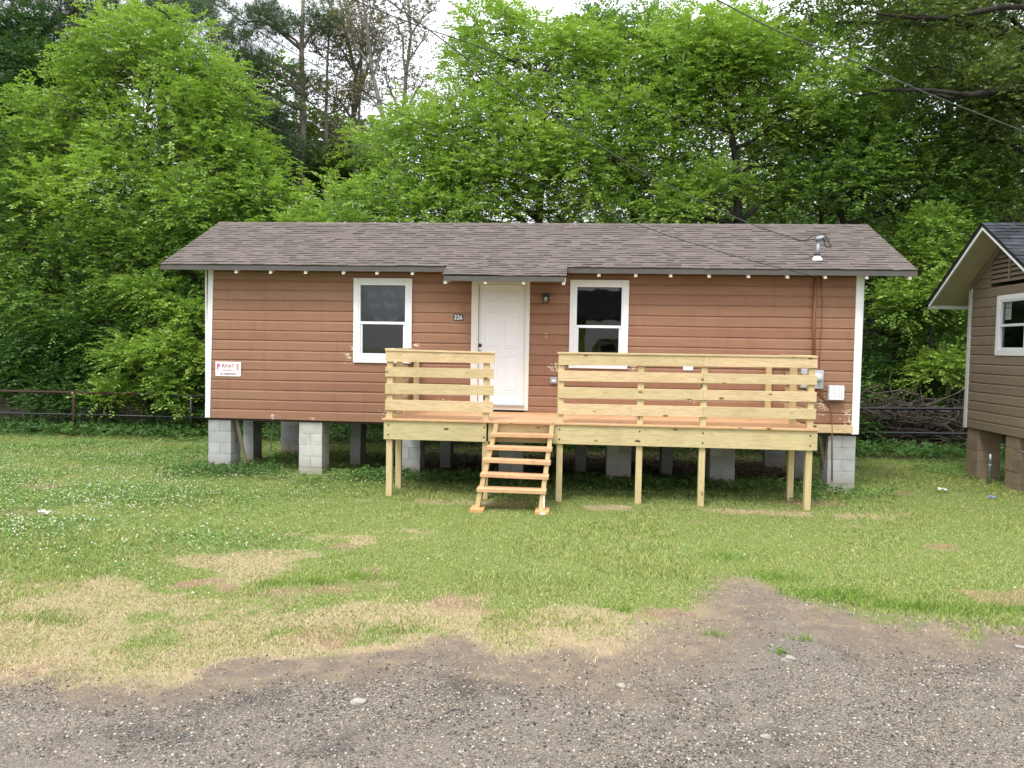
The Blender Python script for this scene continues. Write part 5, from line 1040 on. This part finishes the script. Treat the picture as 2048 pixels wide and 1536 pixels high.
tag(npobj('weeds',V,np.arange(k*4).reshape(k,4),[LF['under']],rnd=RNG.random(k)),kind='stuff')
# fallen leaves under the cabin
n=6000; x=RNG.uniform(3,11,n); y=RNG.uniform(1.5,6,n); s=.02+.02*RNG.random(n); a=RNG.random(n)*6.28; V=np.zeros((n,4,3)); tl=RNG.normal(0,.4,(n,2)); z=gz(x,y)+.02
for k in range(4): cx=np.cos(a+k*1.571)*s*(1 if k%2 else .5); cy=np.sin(a+k*1.571)*s*(1 if k%2 else .5); V[:,k]=np.stack([x+cx,y+cy,z+cx*tl[:,0]+cy*tl[:,1]],1)
m=M_('dry_leaf'); m.col(m.mix(m.attr('rnd'),(.10,.06,.035),(.30,.20,.12))); tag(npobj('leaf_litter',V.reshape(-1,3),np.arange(4*n).reshape(n,4),[m.m],rnd=RNG.random(n)),kind='stuff')
x,y=scatter(3000,lambda x,y:(y<-.5)*(1-.8*grav(x,y))*(.15+.5*(fbm(x*1.3,y*1.3,3)>.5))); n=len(x); s_=.008+.011*RNG.random(n); a=RNG.random(n)*6.28; V=np.zeros((n,4,3)); tl=RNG.normal(0,.5,(n,2)); z=gz(x,y)+.022
for k in range(4): cx=np.cos(a+k*1.571)*s_*(1 if k%2 else .5); cy=np.sin(a+k*1.571)*s_*(1 if k%2 else .5); V[:,k]=np.stack([x+cx,y+cy,z+cx*tl[:,0]+cy*tl[:,1]],1)
tag(npobj('leaf_litter',V.reshape(-1,3),np.arange(4*n).reshape(n,4),[m.m],rnd=RNG.random(n)),kind='stuff')
# brush pile
random.seed(33); q=MB()
for i in range(330):
    a=at(random.uniform(1690,1960),random.uniform(815,905),6.4); a[1]=random.uniform(5.9,6.8); an=random.gauss(0,.35); L_=random.uniform(.5,2.2); dr_=1 if random.random()<.5 else -1
    b=a+np.array((dr_*math.cos(an)*L_,random.gauss(0,.3),math.sin(an)*L_*.8)); 
    if b[2]>.25: b[2]=.25-.2*random.random()
    limb(q,a,b,random.uniform(.008,.035),.005,.22,6,5)
for i in range(50):
    a=at(random.uniform(1710,1930),random.uniform(810,870),6.1); b=a+np.array((random.gauss(0,.45),random.gauss(0,.3),random.uniform(.3,.8))); limb(q,a,b,.016,.004,.35,7,4)
o=q.build('brush_pile',MAT['deadwood'],None,smooth=True); tag(o,'tangled pile of dead branches behind the black fence between the cabins','brush pile',kind='stuff')
def log(a,b,r,label):
    q=MB(); limb(q,a,b,r,r*.75,.05,9,9); tag(q.build('log',MAT['deadwood'],None,smooth=True),label,'log','fallen logs in the brush pile')
log(at(1785,908,5.95),at(1850,880,6.2),.06,'cut brown log lying at the front foot of the brush pile'); log(at(1730,872,6.3),at(1930,895,6.5),.09,'long thick log lying across the brush pile'); log(at(1860,812,6.6),at(1925,865,6.4),.07,'log slanting down to the right in the brush pile')
q=MB()
for (a,b) in (((0,770),(60,800)),((40,785),(120,765)),((60,800),(30,760)),((30,790),(62,845)),((105,775),(140,800)),((120,845),(146,830))): limb(q,at(*a,5.6),at(*b,5.5),.018,.008,.25,7,5)
tag(q.build('fallen_branch',MAT['deadwood'],None,smooth=True),'bare pale branches caught on the pipe fence at far left','branch')
# ================================================================ HOUSE ACROSS THE ROAD (seen in the window panes)
oh=thing('yellow_house','yellow house with white arched porch trim across the road','house',(11,-29,-1))
MAT['yellow']=siding('yellow_siding_paint',(.50,.50,.06),(.46,.46,.07),(.55,.55,.1))
q=MB(); q.box(5,18,-34,-29,-1,3.0); q.build('wall',MAT['yellow'],oh)
q=MB(); q.hexa([(4.5,-34.5,2.9),(18.5,-34.5,2.9),(18.5,-28.2,2.9),(4.5,-28.2,2.9),(4.5,-31.6,4.6),(18.5,-31.6,4.6),(18.5,-31.2,4.6),(4.5,-31.2,4.6)]); q.build('roof',MAT['shingle2'],oh)
q=MB(); cx_=8.15; pts=[]
for i in range(17):
    an=math.pi*i/16; pts.append((cx_+.95*math.cos(an),.85*math.sin(an)+1.0))
outer=[(cx_+1.25,-1),(cx_+1.25,2.8),(cx_-1.25,2.8),(cx_-1.25,-1),(cx_-.95,-1)]+[(x,z) for x,z in pts[::-1]]+[(cx_+.95,-1)]
q.prism(outer,-28.4,-28.2); q.build('porch_arch',MAT['white'],oh)
MB().box(cx_-.45,cx_+.45,-28.99,-28.9,-.6,1.5).build('door',MAT['inside'],oh); MB().box(cx_-.6,cx_+.6,-28.985,-28.93,-.6,1.68).build('door_frame',MAT['white'],oh)
bpy.context.view_layer.update()
